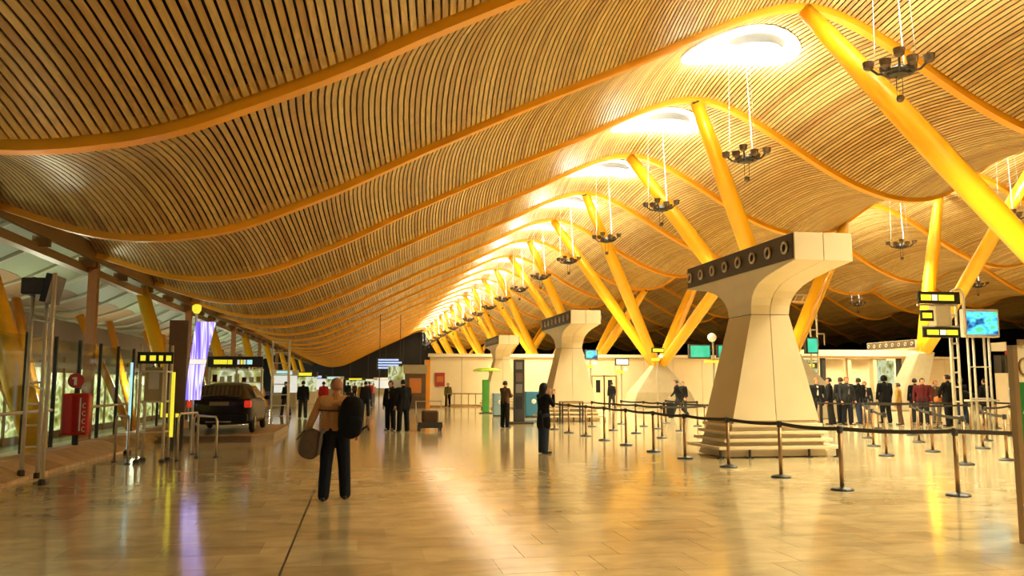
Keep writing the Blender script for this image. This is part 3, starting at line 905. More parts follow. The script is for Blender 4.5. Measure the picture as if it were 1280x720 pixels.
# hoop barriers on the floor
def hoop(x0, y0, x1, y1, h, lab):
    pts = [(x0, y0, 0), (x0, y0, h - 0.08), (x0 + 0.08 * (x1 - x0), y0 + 0.08 * (y1 - y0), h), (x1 - 0.08 * (x1 - x0), y1 - 0.08 * (y1 - y0), h), (x1, y1, h - 0.08), (x1, y1, 0)]
    r = empty('hoop_barrier', (x0, y0, 0))
    MB().tube([(a - x0, b - y0, c) for a, b, c in pts], 0.025, 8).build('hoop', M['steel'], r, smooth=True)
    MB().lathe((0, 0, 0), [(0.06, 0), (0.06, 0.02)], 10).build('foot', M['dark'], r)
    MB().lathe((x1 - x0, y1 - y0, 0), [(0.06, 0), (0.06, 0.02)], 10).build('foot', M['dark'], r)
    tag(r, lab, 'barrier', 'steel hoop barriers')
hoop(-4.95, 18.9, -4.55, 18.3, 0.95, 'steel hoop barrier nearest the kerb, in front of the light tube')
hoop(-3.72, 18.9, -3.45, 19.6, 0.98, 'steel hoop barrier right beside the cabinet tower')
hoop(-3.72, 20.6, -3.05, 19.6, 0.88, 'low steel hoop barrier in front of the car')

# car on its display platform
pf = empty('display_platform', (-3.85, 27.2, 0))
tag(pf, 'low brown display platform with pale edge under the dark car', 'platform')
poly = [(-1.5, -2.7), (0.95, -2.7), (1.44, -1.4), (1.44, 3.6), (-1.5, 3.6)]
MB().prism(poly, 0.0, 0.17, 'XY').build('deck', M['platform'], pf)
MB().prism([(x * 1.03, y * 1.02) for x, y in poly], 0.17, 0.20, 'XY').build('edge_rim', M['eave'], pf)
car = empty('car', (-3.85, 27.2, 0.20))
tag(car, 'dark parked car seen from behind on the display platform', 'car')
# stations along the length: y, half width sill, half width belt, z bottom, z belt, half width roof, z roof
ST = [(-2.22, 0.62, 0.70, 0.42, 0.86, 0.60, 0.88), (-2.15, 0.80, 0.84, 0.28, 0.98, 0.66, 1.00), (-1.85, 0.86, 0.90, 0.24, 1.00, 0.64, 1.04), (-1.45, 0.88, 0.91, 0.22, 0.98, 0.60, 1.26), (-1.0, 0.89, 0.92, 0.20, 0.96, 0.58, 1.40), (-0.2, 0.90, 0.92, 0.20, 0.94, 0.58, 1.45), (0.45, 0.90, 0.92, 0.20, 0.92, 0.57, 1.40), (1.05, 0.89, 0.91, 0.20, 0.91, 0.62, 1.05), (1.6, 0.88, 0.89, 0.22, 0.86, 0.66, 0.90), (2.05, 0.82, 0.82, 0.26, 0.74, 0.60, 0.78), (2.25, 0.60, 0.62, 0.34, 0.62, 0.48, 0.64)]
def car_ring(y, hs, hb, zb, zt, hr, zr):
    half = [(hs * 0.92, zb), (hs, zb + 0.10), (hb, (zb + zt) / 2), (hb * 0.985, zt - 0.03), (hb * 0.95, zt), (hr, zr - 0.03), (hr * 0.8, zr), (hr * 0.4, zr + 0.015)]
    pts = [(x, y, z) for x, z in half] + [(-x, y, z) for x, z in reversed(half)]
    return pts
body = MB().loft([car_ring(*s) for s in ST]).build('body', M['carpaint'], car, smooth=True)
sd = body.modifiers.new('subdivision', 'SUBSURF'); sd.levels = 1; sd.render_levels = 1
def patch(poly, nm, m, par, thick=0.012):
    MB().loft([[Vector(p) for p in poly], [Vector(p) + Vector((0, -thick, thick * 0.6)) for p in poly]]).build(nm, m, par)
patch([(-0.58, -2.02, 1.05), (0.58, -2.02, 1.05), (0.52, -1.36, 1.36), (-0.52, -1.36, 1.36)], 'rear_window', M['carglass'], car)
for s in (-1, 1):
    w = [(s * 0.875, -1.30, 1.0), (s * 0.885, 0.85, 0.96), (s * 0.66, 0.35, 1.34), (s * 0.665, -0.85, 1.34)]
    MB().loft([[Vector(p) for p in w], [Vector(p) + Vector((s * 0.02, 0, 0.012)) for p in w]]).build('side_window', M['carglass'], car)
    MB().box(s * 0.80 - 0.13, s * 0.80 + 0.06, -2.23, -2.02, 0.74, 0.94).build('tail_lamp', M['taillamp'], car, bevel=0.03)
    mr_ = MB().ball((s * 1.0, 0.72, 0.98), (0.10, 0.06, 0.07), 12, 8).build('wing_mirror', M['carpaint'], car, smooth=True)
    for y in (-1.38, 1.38):
        x = s * 0.82
        t = MB().tube([(x, y + 0.24 * math.cos(a), 0.315 + 0.24 * math.sin(a)) for a in [2 * PI * q / 22 for q in range(22)]], 0.085, 8, closed=True).build('wheel', M['tyre'], car, smooth=True)
        rm2 = MB().cyl((x + s * 0.02, y, 0.315), (x + s * 0.06, y, 0.315), 0.07, n=12)
        for q in range(5):
            a = 2 * PI * q / 5
            rm2.cyl((x + s * 0.05, y, 0.315), (x + s * 0.06, y + 0.19 * math.cos(a), 0.315 + 0.19 * math.sin(a)), 0.035, 0.025, 6)
        rm2.tube([(x + s * 0.06, y + 0.19 * math.cos(a), 0.315 + 0.19 * math.sin(a)) for a in [2 * PI * q / 18 for q in range(18)]], 0.018, 6, closed=True)
        rm2.build('wheel_rim', M['rim'], t)
bp_ = MB().box(-0.78, 0.78, -2.29, -2.12, 0.34, 0.56).build('rear_bumper', M['carpaint'], car, bevel=0.05)
MB().box(-0.26, 0.26, -2.275, -2.235, 0.80, 0.91).build('number_plate', M['plate'], car)
MB().box(-0.34, 0.34, -2.30, -2.27, 0.33, 0.37).build('bumper_strip', M['chrome'], bp_)
MB().cyl((-0.55, -2.32, 0.29), (-0.55, -2.18, 0.29), 0.05, n=12).build('exhaust', M['chrome'], car)
MB().tube([(-0.5, -2.16, 1.04), (0, -2.2, 1.06), (0.5, -2.16, 1.04)], 0.03, 8).build('boot_lip', M['carpaint'], car, smooth=True)

# lit display stand behind the car
st = empty('display_stand', (-4.3, 31.3, 0))
tag(st, 'lit display stand with black header sign above the car', 'display stand')
hdr = MB().box(-0.95, 0.92, -0.12, 0.0, 2.20, 2.58).build('header', M['black'], st)
for (xa, xb, m) in ((-0.75, -0.30, 'sign_yellow'), (-0.28, -0.12, 'sign_yellow'), (0.05, 0.13, 'sign_white'), (0.16, 0.24, 'sign_yellow'), (0.26, 0.34, 'sign_white'), (0.38, 0.56, 'sign_cyan')):
    MB().box(xa, xb, -0.13, -0.12, 2.30, 2.46).build('header_text', M[m], hdr)
for xp in (-0.93, 0.0, 0.86):
    MB().box(xp, xp + 0.06, -0.08, 0.0, 0, 2.2).build('upright', M['palesteel'], st)
MB().box(-0.90, 0.90, 0.28, 0.32, 0.75, 2.15).build('back_panel', M['shop_glow'], st)
for z in (0.75, 1.2, 1.65, 2.1):
    MB().box(-0.92, 0.92, -0.02, 0.30, z, z + 0.03).build('shelf', M['palesteel'], st)
for z in (0.78, 1.23, 1.68):
    for i in range(7):
        if random.random() < 0.75:
            x = -0.8 + i * 0.25
            h = random.uniform(0.16, 0.32)
            key, hue = random.choice([('whitec', 'white'), ('ochre', 'ochre'), ('maroon', 'maroon'), ('greyc', 'grey'), ('sign_white', 'lit white')])
            o = MB().box(x, x + 0.14, 0.05, 0.2, 0, h).build('display_box', M[key])
            o.location = (-4.3, 31.3, z + 0.001)
            tag(o, 'small %s box, %s from the left on the %s lit shelf above the car' % (hue, ('first', 'second', 'third', 'fourth', 'fifth', 'sixth', 'seventh')[i], {0.78: 'lowest', 1.23: 'middle', 1.68: 'highest'}[z]), 'box', 'boxes on the lit display stand')
MB().box(-0.95, 0.95, 0.0, 0.4, 0, 0.12).build('stand_foot', M['dark'], st)
yb = empty('yellow_light_box', (-4.75, 23.2, 0))
tag(yb, 'low glowing yellow box left of the car below the purple screen', 'light box')
MB().box(-0.25, 0.22, -0.12, 0.12, 0.75, 1.25).build('box', M['sign_yellow'], yb, bevel=0.02)
MB().box(-0.2, -0.14, -0.04, 0.04, 0, 0.75).box(0.12, 0.18, -0.04, 0.04, 0, 0.75).build('legs_frame', M['dark'], yb)
t2 = empty('lattice_tower', (-2.95, 33.5, 0))
tag(t2, 'pale lattice tower right of the car display, beneath the roof trough', 'tower')
truss(t2, [(-0.3, -0.2), (0.3, -0.2), (0.3, 0.3)], 0, 3.3, M['palesteel'], rungs=((0, 1), (1, 2)), step=0.4)
MB().box(-0.34, 0.34, -0.26, 0.34, 0, 0.04).build('foot_plate', M['dark'], t2)
spot(t2, (0, 0, 3.5), (PI, 0, 0), FLOOD_W * 0.4, FLOODC, 160, 0.9, 0.4)

# ---------------------------------------------------------------- queue barriers
def make_post():
    root = empty('barrier_post')
    MB().lathe((0, 0, 0), [(0.17, 0), (0.17, 0.018), (0.15, 0.035), (0.04, 0.055)], 18).build('base', M['black'], root, smooth=False)
    MB().cyl((0, 0, 0.05), (0, 0, 0.88), 0.032, n=12).build('tube', M['bronze'], root, smooth=True)
    MB().lathe((0, 0, 0.86), [(0.038, 0), (0.044, 0.01), (0.044, 0.09), (0.036, 0.105)], 12).build('belt_head', M['dark'], root)
    return root
post0 = make_post()
posts_used = [False]
def put_post(x, y, lab, nxt=None):
    o = copy_tree(post0) if posts_used[0] else post0
    if posts_used[0]:
        for c in [c for c in o.children if c.name.startswith('belt') and not c.name.startswith('belt_head')]:
            bpy.data.objects.remove(c)
    posts_used[0] = True
    o.location = (x, y, 0)
    tag(o, lab, 'barrier post', 'belt barrier posts')
    if nxt:
        dx, dy = nxt[0] - x, nxt[1] - y
        L = math.hypot(dx, dy)
        ux, uy = dx / L, dy / L
        rings = []
        for j in range(7):
            t = j / 6
            d = 0.045 + (L - 0.09) * t
            z = 0.92 - 0.025 * 4 * t * (1 - t)
            nx_, ny_ = -uy * 0.003, ux * 0.003
            rings.append([(ux * d + nx_, uy * d + ny_, z - 0.03), (ux * d - nx_, uy * d - ny_, z - 0.03), (ux * d - nx_, uy * d - ny_, z + 0.03), (ux * d + nx_, uy * d + ny_, z + 0.03)])
        MB().loft(rings).build('belt', M['belt'], o)
rowA = [(10.6, 10.25), (8.53, 11.01), (7.25, 11.9), (7.2, 13.69), (7.1, 15.57), (6.98, 17.5), (6.95, 19.4), (6.98, 21.6), (6.95, 23.5), (6.95, 25.5), (6.86, 27.3), (6.86, 29.4)]
for i, p in enumerate(rowA):
    lab = ['barrier post of the front row hidden behind the green poster stand'][0] if i == 0 else '%s post of the long front barrier row, counted from the right' % ORD[i].replace('nearest', 'first') if i > 1 else 'tallest barrier post of the front row, close to the green poster stand'
    put_post(*p, lab, rowA[i + 1] if i + 1 < len(rowA) else None)
rowB = [(10.64, 24.96), (8.97, 24.27), (8.99, 26.74), (8.76, 28.5), (8.75, 31.2)]
for i, p in enumerate(rowB):
    put_post(*p, '%s post of the short second barrier row behind the front row, middle of the picture' % ['first', 'second', 'third', 'fourth', 'fifth'][i], rowB[i + 1] if i + 1 < len(rowB) else None)
rowB2 = [(12.4, 26.2), (10.89, 27.64), (10.68, 29.26), (10.74, 31.01), (10.48, 33.0), (12.76, 30.65), (12.45, 33.2)]
for i, p in enumerate(rowB2):
    put_post(*p, '%s post of the third barrier row, before the man with the suitcase' % ['first', 'second', 'third', 'fourth', 'fifth', 'sixth', 'seventh'][i], rowB2[i + 1] if i + 1 < len(rowB2) and i != 4 else None)
rowC = [(11.68, 17.33), (13.15, 20.04), (14.93, 23.0), (17.0, 26.4), (19.2, 26.6)]
rowD = [(11.96, 15.18), (13.45, 18.15), (15.29, 21.18), (17.22, 24.18), (19.9, 24.9)]
rowE = [(13.52, 15.89), (15.35, 18.82), (17.6, 21.4), (19.99, 23.26), (22.3, 25.2)]
for r_, nm in ((rowC, 'left'), (rowD, 'middle'), (rowE, 'right')):
    for i, p in enumerate(r_):
        put_post(*p, '%s post of the %s slanting barrier row right of the nearest pier' % (['first', 'second', 'third', 'fourth', 'fifth'][i], nm), r_[i + 1] if i + 1 < len(r_) else None)
rowF = [(16.5, 28.4), (18.6, 28.0), (20.7, 27.6), (22.8, 27.2), (24.9, 26.8)]
for i, p in enumerate(rowF):
    put_post(*p, '%s post of the barrier row right in front of the waiting crowd' % ['first', 'second', 'third', 'fourth', 'fifth'][i], rowF[i + 1] if i + 1 < len(rowF) else None)
# small frame table and far railing
tb = empty('frame_table', (8.5, 33.4, 0))
tag(tb, 'bare dark frame table at the foot of the middle-sized pier', 'table')
MB().box(-0.45, 0.45, -0.25, 0.25, 0.86, 0.92).build('top', M['bronze'], tb)
MB().box(-0.45, 0.45, -0.25, -0.2, 0.55, 0.60).build('crossbar', M['dark'], tb)
for sx in (-0.42, 0.42):
    for sy in (-0.22, 0.22):
        MB().box(sx - 0.03, sx + 0.03, sy - 0.03, sy + 0.03, 0, 0.86).build('leg', M['dark'], tb)
rl = empty('railing', (5.6, 54, 0))
tag(rl, 'low dark railing before the far wall beside the lime parasol', 'railing')
for i in range(6):
    MB().box(i * 0.42 - 0.025, i * 0.42 + 0.025, -0.025 - i * 0.25, 0.025 - i * 0.25, 0, 1.0).build('baluster', M['bronze'], rl)
MB().tube([(0, 0, 1.0), (2.1, -1.25, 1.0)], 0.03, 8).build('top_rail', M['bronze'], rl)
MB().tube([(0, 0, 0.3), (2.1, -1.25, 0.3)], 0.025, 8).build('lower_rail', M['bronze'], rl)

# ---------------------------------------------------------------- signs, screens, small furniture
ss = empty('sign_gantry', (20.25, 25.6, 0))
tag(ss, 'pale truss gantry carrying three black signs with yellow lettering', 'sign')
truss(ss, [(-0.18, 0.25), (0.10, 0.25), (0.10, 0.55)], 0, 4.75, M['palesteel'], r=0.045, rungs=((0, 1), (1, 2)), step=0.5)
MB().tube([(-0.1, 0.25, 4.72), (0.05, 0.25, 4.86), (0.30, 0.25, 4.86), (0.42, 0.25, 4.70), (0.42, 0.25, 3.3)], 0.05, 8).build('arch_tube', M['palesteel'], ss, smooth=True)
Rz = Matrix.Rotation(-0.25, 4, 'Z')
def sign(x0, x1, z0, z1, words_, par=ss, y=0.0):
    s_ = MB().box(x0, x1, y, y + 0.08, z0, z1).build('sign_board', M['black'], par, bevel=0.01)
    for xa, xb, m in words_:
        zc, hh = (z0 + z1) / 2, (z1 - z0) * 0.24
        MB().box(x0 + (x1 - x0) * xa, x0 + (x1 - x0) * xb, y - 0.01, y, zc - hh, zc + hh).build('sign_lettering', M[m], s_)
    return s_
sign(-1.5, 0.10, 4.34, 4.76, [(0.06, 0.30, 'sign_yellow'), (0.32, 0.45, 'sign_white'), (0.48, 0.85, 'sign_yellow')])
sign(-1.44, -0.95, 3.74, 4.12, [(0.12, 0.85, 'sign_yellow')])
sign(-1.38, 0.0, 3.18, 3.54, [(0.10, 0.42, 'sign_yellow'), (0.46, 0.62, 'sign_white'), (0.64, 0.95, 'sign_yellow')])
MB().box(-0.85, -0.30, 0.02, 0.4, 3.58, 4.28).build('control_box', M['concrete'], ss, bevel=0.02)
MB().box(-1.45, 0.1, 0.12, 0.2, 4.28, 4.34).box(-1.4, 0.1, 0.12, 0.2, 3.55, 3.60).build('bracket', M['palesteel'], ss)
tv = empty('television', (21.6, 26.3, 0))
tag(tv, 'blue and green lit television on a pale truss stand beside the stacked signs', 'television')
truss(tv, [(-0.5, 0), (-0.2, 0.1), (0.15, 0), (0.42, 0.1)], 0, 3.3, M['palesteel'], r=0.04, rungs=((0, 1), (1, 2), (2, 3)), step=1.1)
cs = MB().box(-0.66, 0.72, -0.12, 0.14, 3.24, 4.24).build('case', M['palesteel'], tv, bevel=0.03)
MB().box(-0.58, 0.64, -0.135, -0.12, 3.34, 4.15).build('picture', M['blue_screen'], cs)
MB().box(-0.62, 0.55, -0.1, 0.2, 1.0, 1.06).build('cross_plate', M['palesteel'], tv)

mo = empty('green_screen', (18.8, 44.6, 0))
tag(mo, 'two green lit screens and a white dome on a pole left of the nearest pier', 'screen')
MB().cyl((0.85, 0.1, 0), (0.85, 0.1, 4.3), 0.06, n=8).build('pole', M['steel'], mo)
c1 = MB().box(-0.66, 0.62, -0.1, 0.15, 3.02, 3.82).build('case', M['dark'], mo, bevel=0.02)
MB().box(-0.58, 0.55, -0.115, -0.1, 3.10, 3.75).build('picture', M['green_screen'], c1)
c2 = MB().box(1.02, 1.55, -0.1, 0.15, 3.08, 3.82).build('case', M['dark'], mo, bevel=0.02)
MB().box(1.08, 1.50, -0.115, -0.1, 3.14, 3.75).build('picture', M['green_screen'], c2)
MB().ball((0.75, 0, 4.22), (0.25, 0.25, 0.25), 14, 9).build('dome', M['white'], mo, smooth=True)
MB().box(0.3, 1.5, -0.1, 0.12, 2.80, 2.92).build('lit_strip', M['sign_yellow'], mo)
m2 = empty('lattice_mast', (23.1, 40, 0))
tag(m2, 'tall lattice mast with an arm and green screen right of the nearest pier', 'mast')
truss(m2, [(-0.15, 0), (0.22, 0), (0.03, 0.3)], 0, 6.25, M['palesteel'], r=0.045, step=0.55)
for z in (5.85, 6.2):
    MB().cyl((-1.05, 0, z), (0.22, 0, z), 0.04, n=8).build('arm_tube', M['palesteel'], m2)
for xq in (-1.0, -0.6, -0.2):
    MB().cyl((xq, 0, 5.85), (xq + 0.2, 0, 6.2), 0.025, n=6).build('rung', M['palesteel'], m2)
c3 = MB().box(-0.62, 0.05, -0.35, -0.1, 3.15, 4.0).build('case', M['dark'], m2, bevel=0.02)
MB().box(-0.52, 0.0, -0.365, -0.35, 3.22, 3.92).build('picture', M['green_screen'], c3)
MB().cyl((0.22, 0, 4.2), (0.62, 0, 4.2), 0.03, n=6).cyl((0.62, 0, 4.2), (0.62, 0, 3.6), 0.03, n=6).build('bracket', M['palesteel'], m2)

for (x, y, z, w, h, m, lab) in ((14.0, 50, 3.1, 0.8, 0.6, 'blue_screen', 'small blue screen on a pole just right of the middle-sized pier'),
                                (16.6, 52, 2.8, 0.9, 0.45, 'sign_white', 'small white lit screen on a pole before the far cream wall'),
                                (18.3, 50, 3.55, 0.8, 0.3, 'sign_yellow', 'small yellow lit sign on a pole beside the pyramid column base')):
    r = empty('pole_screen', (x, y, 0))
    tag(r, lab, 'screen')
    MB().cyl((0, 0.1, 0), (0, 0.1, z + h), 0.05, n=8).build('pole', M['steel'], r)
    c = MB().box(-w / 2, w / 2, -0.1, 0.06, z, z + h).build('case', M['dark'], r)
    MB().box(-w / 2 + 0.06, w / 2 - 0.06, -0.115, -0.1, z + 0.06, z + h - 0.06).build('picture', M[m], c)
    MB().ball((0.2, -0.1, z - 0.25), 0.14, 10, 7).build('camera_dome', M['white'], r, smooth=True)
    MB().box(-w * 0.5, w * 0.1, -0.05, 0.02, z - 0.5, z - 0.35).build('small_plate', M['sign_yellow'], r)

tm = empty('information_totem', (6.42, 33.8, 0))
tag(tm, 'tall dark slim totem on a flat base, right of the standing person', 'totem')
MB().box(-0.45, 0.55, -0.3, 0.3, 0, 0.10).build('base', M['dark'], tm, bevel=0.02)
MB().box(-0.22, 0.22, -0.1, 0.1, 0.1, 2.6).build('column', M['dark'], tm, bevel=0.02)
for i, (za, zb, m) in enumerate(((2.2, 2.5, 'greyc'), (1.7, 2.05, 'taupe'), (1.25, 1.6, 'greyc'), (0.6, 1.1, 'charcoal'))):
    MB().box(-0.15, 0.12, -0.112, -0.1, za, zb).build('face_plate', M[m], tm)
gp = empty('lime_parasol', (6.95, 46, 0))
tag(gp, 'lime green flat canopy above a green panel post in front of the far wall', 'parasol')
MB().lathe((0, 0, 2.30), [(0.75, 0), (0.80, 0.05), (0.55, 0.16), (0.1, 0.20)], 20).build('canopy', M['lime'], gp)
MB().cyl((0.15, 0.1, 0), (0.15, 0.1, 2.32), 0.03, n=8).build('mast', M['steel'], gp)
MB().box(-0.26, 0.10, -0.08, 0.08, 0.05, 1.85).build('panel', M['green'], gp, bevel=0.02)
MB().box(-0.4, 0.3, -0.2, 0.2, 0, 0.05).build('foot', M['dark'], gp)
for (x, y, m, w, h, lab) in ((8.35, 40.3, 'blue_bin', 0.42, 1.25, 'blue panel bin left of the woman in black, before the middle pier'), (7.0, 42, 'paleblue', 0.36, 1.15, 'pale blue panel bin between the green post and the standing person')):
    r = empty('recycling_bin', (x, y, 0))
    tag(r, lab, 'bin')
    MB().box(-w, w, -0.2, 0.2, 0.06, h).build('case', M[m], r, bevel=0.03)
    MB().box(-w * 0.9, w * 0.9, -0.18, 0.18, 0, 0.06).build('foot', M['dark'], r)
    MB().ball((0.0, -0.2, h * 0.62), (0.12, 0.02, 0.12), 12, 8).build('badge', M['letter'], r)
pp = MB().box(5.28, 5.95, WY - 0.05, WY, 1.45, 2.40).build('wall_poster', M['poster_red'])
tag(pp, 'dark red framed poster on the left end of the far cream wall', 'poster')
MB().box(5.38, 5.85, WY - 0.06, WY - 0.05, 1.75, 2.15).build('picture', M['orangec'], pp)

# green poster stand at the right edge
gsn = empty('poster_stand', (6.63, 7.65, 0))
tag(gsn, 'green poster in a pale brown frame cut by the right edge of the picture', 'poster stand')
MB().box(0, 0.055, -0.03, 0.05, 0, 2.06).build('frame_post', M['bronze'], gsn)
MB().box(1.14, 1.2, -0.03, 0.05, 0, 2.06).build('frame_post', M['bronze'], gsn)
MB().box(0, 1.2, -0.03, 0.05, 2.0, 2.06).build('frame_top', M['bronze'], gsn)
MB().box(0.055, 1.145, 0.0, 0.03, 1.62, 2.0).build('header_panel', M['wall'], gsn)
MB().box(0.055, 1.145, 0.0, 0.03, 0.35, 1.62).build('poster', M['poster_green'], gsn)
MB().tube([(0.10, -0.004, 1.30), (0.22, -0.004, 1.52)], 0.006, 6).build('white_line', M['letter'], gsn)
MB().tube([(0.15 + 0.06 * math.cos(t), -0.004, 1.78 + 0.085 * math.sin(t)) for t in [0.7 + 4.9 * q / 12 for q in range(13)]], 0.012, 6).build('letter', M['eave'], gsn)

# luggage trolley
tr = empty('luggage_trolley', (2.45, 29.6, 0))
tag(tr, 'low luggage trolley with a brown bag beside the two standing people', 'trolley')
MB().box(-0.45, 0.45, -0.35, 0.35, 0.22, 0.27).build('deck', M['steel'], tr)
MB().tube([(-0.42, 0.3, 0.25), (-0.45, 0.42, 1.0), (0.45, 0.42, 1.0), (0.42, 0.3, 0.25)], 0.022, 8).build('push_handle', M['steel'], tr)
for sx in (-0.36, 0.36):
    for sy in (-0.28, 0.28):
        MB().cyl((sx - 0.03, sy, 0.10), (sx + 0.03, sy, 0.10), 0.10, n=14).build('wheel', M['black'], tr)
MB().box(-0.42, 0.42, -0.38, -0.34, 0.10, 0.30).build('front_bar', M['dark'], tr)
sb = MB().box(-0.26, 0.30, -0.2, 0.22, 0, 0.42).build('holdall', M['brownc'], bevel=0.06)
sb.location = (2.45, 29.6, 0.27)
tag(sb, 'brown holdall lying on the luggage trolley', 'bag')

# check-in hall front on the right
cf = empty('check_in_front', (24.5, 51, 0))
tag(cf, 'row of lit check-in openings under a pale beam behind the waiting crowd', 'counter')
MB().box(-0.5, 13.5, -0.2, 0.2, 3.45, 3.85).build('header_beam', M['walledge'], cf)
MB().box(-0.5, 13.5, -0.25, 0.25, 3.30, 3.45).build('beam_soffit', M['eave'], cf)
for i in range(8):
    x = i * 1.85
    MB().box(x - 0.12, x + 0.12, -0.15, 0.15, 0, 3.3).build('pillar', M['wall'] if i % 3 else M['dark'], cf)
    if i < 7:
        if i in (1, 2, 5):
            MB().box(x + 0.14, x + 1.70, 0.3, 0.34, 1.3, 3.2).build('lit_pane', M['shop_glow'], cf)
        else:
            MB().box(x + 0.14, x + 1.70, 0.3, 0.34, 1.2, 3.28).build('back_panel', M['wall'], cf)
        MB().box(x + 0.14, x + 1.70, -0.5, 0.25, 0, 1.12).build('desk', M['concrete'], cf, bevel=0.02)
sg = MB().box(3.1, 5.0, -0.45, -0.38, 2.62, 2.98).build('hanging_sign', M['black'], cf)
MB().box(3.25, 3.9, -0.46, -0.45, 2.70, 2.90).box(4.1, 4.7, -0.46, -0.45, 2.70, 2.90).build('sign_lettering', M['sign_yellow'], sg)
rs = empty('shop_sign', (26.5, 30.0, 0))
tag(rs, 'pale kiosk with red header strip and yellow sign behind the right-hand waiting people', 'kiosk')
MB().box(-0.7, 1.2, 0, 0.7, 0, 2.05).build('case', M['wall'], rs)
MB().box(-0.75, 1.3, -0.05, 0.75, 2.95, 3.30).build('header', M['walledge'], rs)
MB().box(-0.75, 1.3, -0.08, 0.0, 2.78, 2.95).build('red_strip', M['red'], rs)
MB().box(-0.5, 0.5, -0.08, 0.0, 2.56, 2.74).build('yellow_sign', M['sign_yellow'], rs)
MB().box(-0.7, -0.6, 0, 0.1, 2.05, 2.95).build('upright', M['dark'], rs)
MB().box(1.1, 1.2, 0, 0.1, 2.05, 2.95).build('upright', M['dark'], rs)
MB().box(-0.7, 1.2, 0.3, 0.7, 2.05, 2.78).build('dark_interior', M['dark'], rs)
p4 = copy_tree(pier)
p4.location = (37.7, 54.1, 0)
tag(p4, 'cream T-shaped air pier far right, behind the yellow leg on its grey stub')

# far concourse: boards, kiosks, lit stands
db = empty('departure_board', (3.0, 84, 0))
tag(db, 'blue lit departure board hanging far down the concourse', 'board')
MB().box(-1.3, 1.3, 0, 0.3, 3.0, 4.2).build('case', M['black'], db)
for i in range(4):
    MB().box(-1.15, 1.15 - 0.3 * (i % 2), -0.02, 0.0, 3.12 + i * 0.26, 3.28 + i * 0.26).build('text_row', M['sign_blue'], db)
for sx in (-1.0, 1.0):
    MB().cyl((sx, 0.15, 4.2), (sx, 0.15, 8.5), 0.03, n=6).build('hanger', M['dark'], db)
    MB().cyl((sx, 0.15, 0), (sx, 0.15, 3.0), 0.05, n=6).build('post', M['dark'], db)
kk = empty('brown_kiosk', (3.55, 57, 0))
tag(kk, 'brown kiosk with a white lit display at the left end of the far wall', 'kiosk')
MB().box(-0.5, 0.9, 0, 1.2, 0, 2.3).build('case', M['wood_board'], kk)
MB().box(-0.6, 1.0, -0.1, 1.3, 2.3, 2.9).build('top', M['concrete'], kk)
MB().box(-1.6, -0.5, 0.2, 0.9, 1.9, 2.8).build('lit_display', M['shop_glow'], kk)
MB().box(-1.5, -0.6, 0.3, 0.8, 0, 1.9).build('display_stand', M['lens'], kk)
MB().box(-0.2, 0.6, -0.03, 0.0, 1.0, 2.0).build('panel', M['orangec'], kk)
spots_ = [(-5.2, 62, 1.6), (-4.4, 70, 2.0), (-6.0, 82, 2.2), (-4.8, 95, 2.4), (-3.2, 112, 2.4), (-0.5, 135, 3.0), (3.8, 128, 3.0), (6.5, 110, 3.0), (5.2, 92, 2.6), (-5.5, 140, 3.0), (1.8, 165, 4.0)]
desc = ['nearest left', 'second left', 'third left', 'fourth left', 'fifth left', 'central', 'far right', 'middle right', 'near right', 'farthest left', 'farthest']
for i, (x, y, w) in enumerate(spots_):
    r = empty('shop_stand', (x, y, 0))
    tag(r, 'small lit shop stand far down the concourse, %s of the cluster' % desc[i], 'shop stand', 'lit shop stands far down the concourse')
    MB().box(-w / 2, w / 2, 0, 1.2, 0, 1.0).build('counter', M['wall'] if i % 2 else M['concrete'], r)
    MB().box(-w / 2, w / 2, 0.9, 1.2, 1.0, 2.2).build('lit_back', M['shop_glow'] if i % 3 else M['sign_white'], r)
    MB().box(-w / 2 - 0.1, w / 2 + 0.1, -0.1, 1.3, 2.2, 2.6).build('canopy', M['dark'] if i % 2 else M['walledge'], r)
    MB().box(-w / 3, w / 3, -0.12, -0.1, 2.28, 2.52).build('sign', M[('sign_cyan', 'sign_yellow', 'sign_white', 'sign_blue')[i % 4]], r)

# ---------------------------------------------------------------- people
def remesh(o, v, it=3):
    r = o.modifiers.new('remesh', 'REMESH'); r.mode = 'VOXEL'; r.voxel_size = v; r.use_smooth_shade = True
    s_ = o.modifiers.new('smooth', 'SMOOTH'); s_.factor = 0.5; s_.iterations = it
    return o

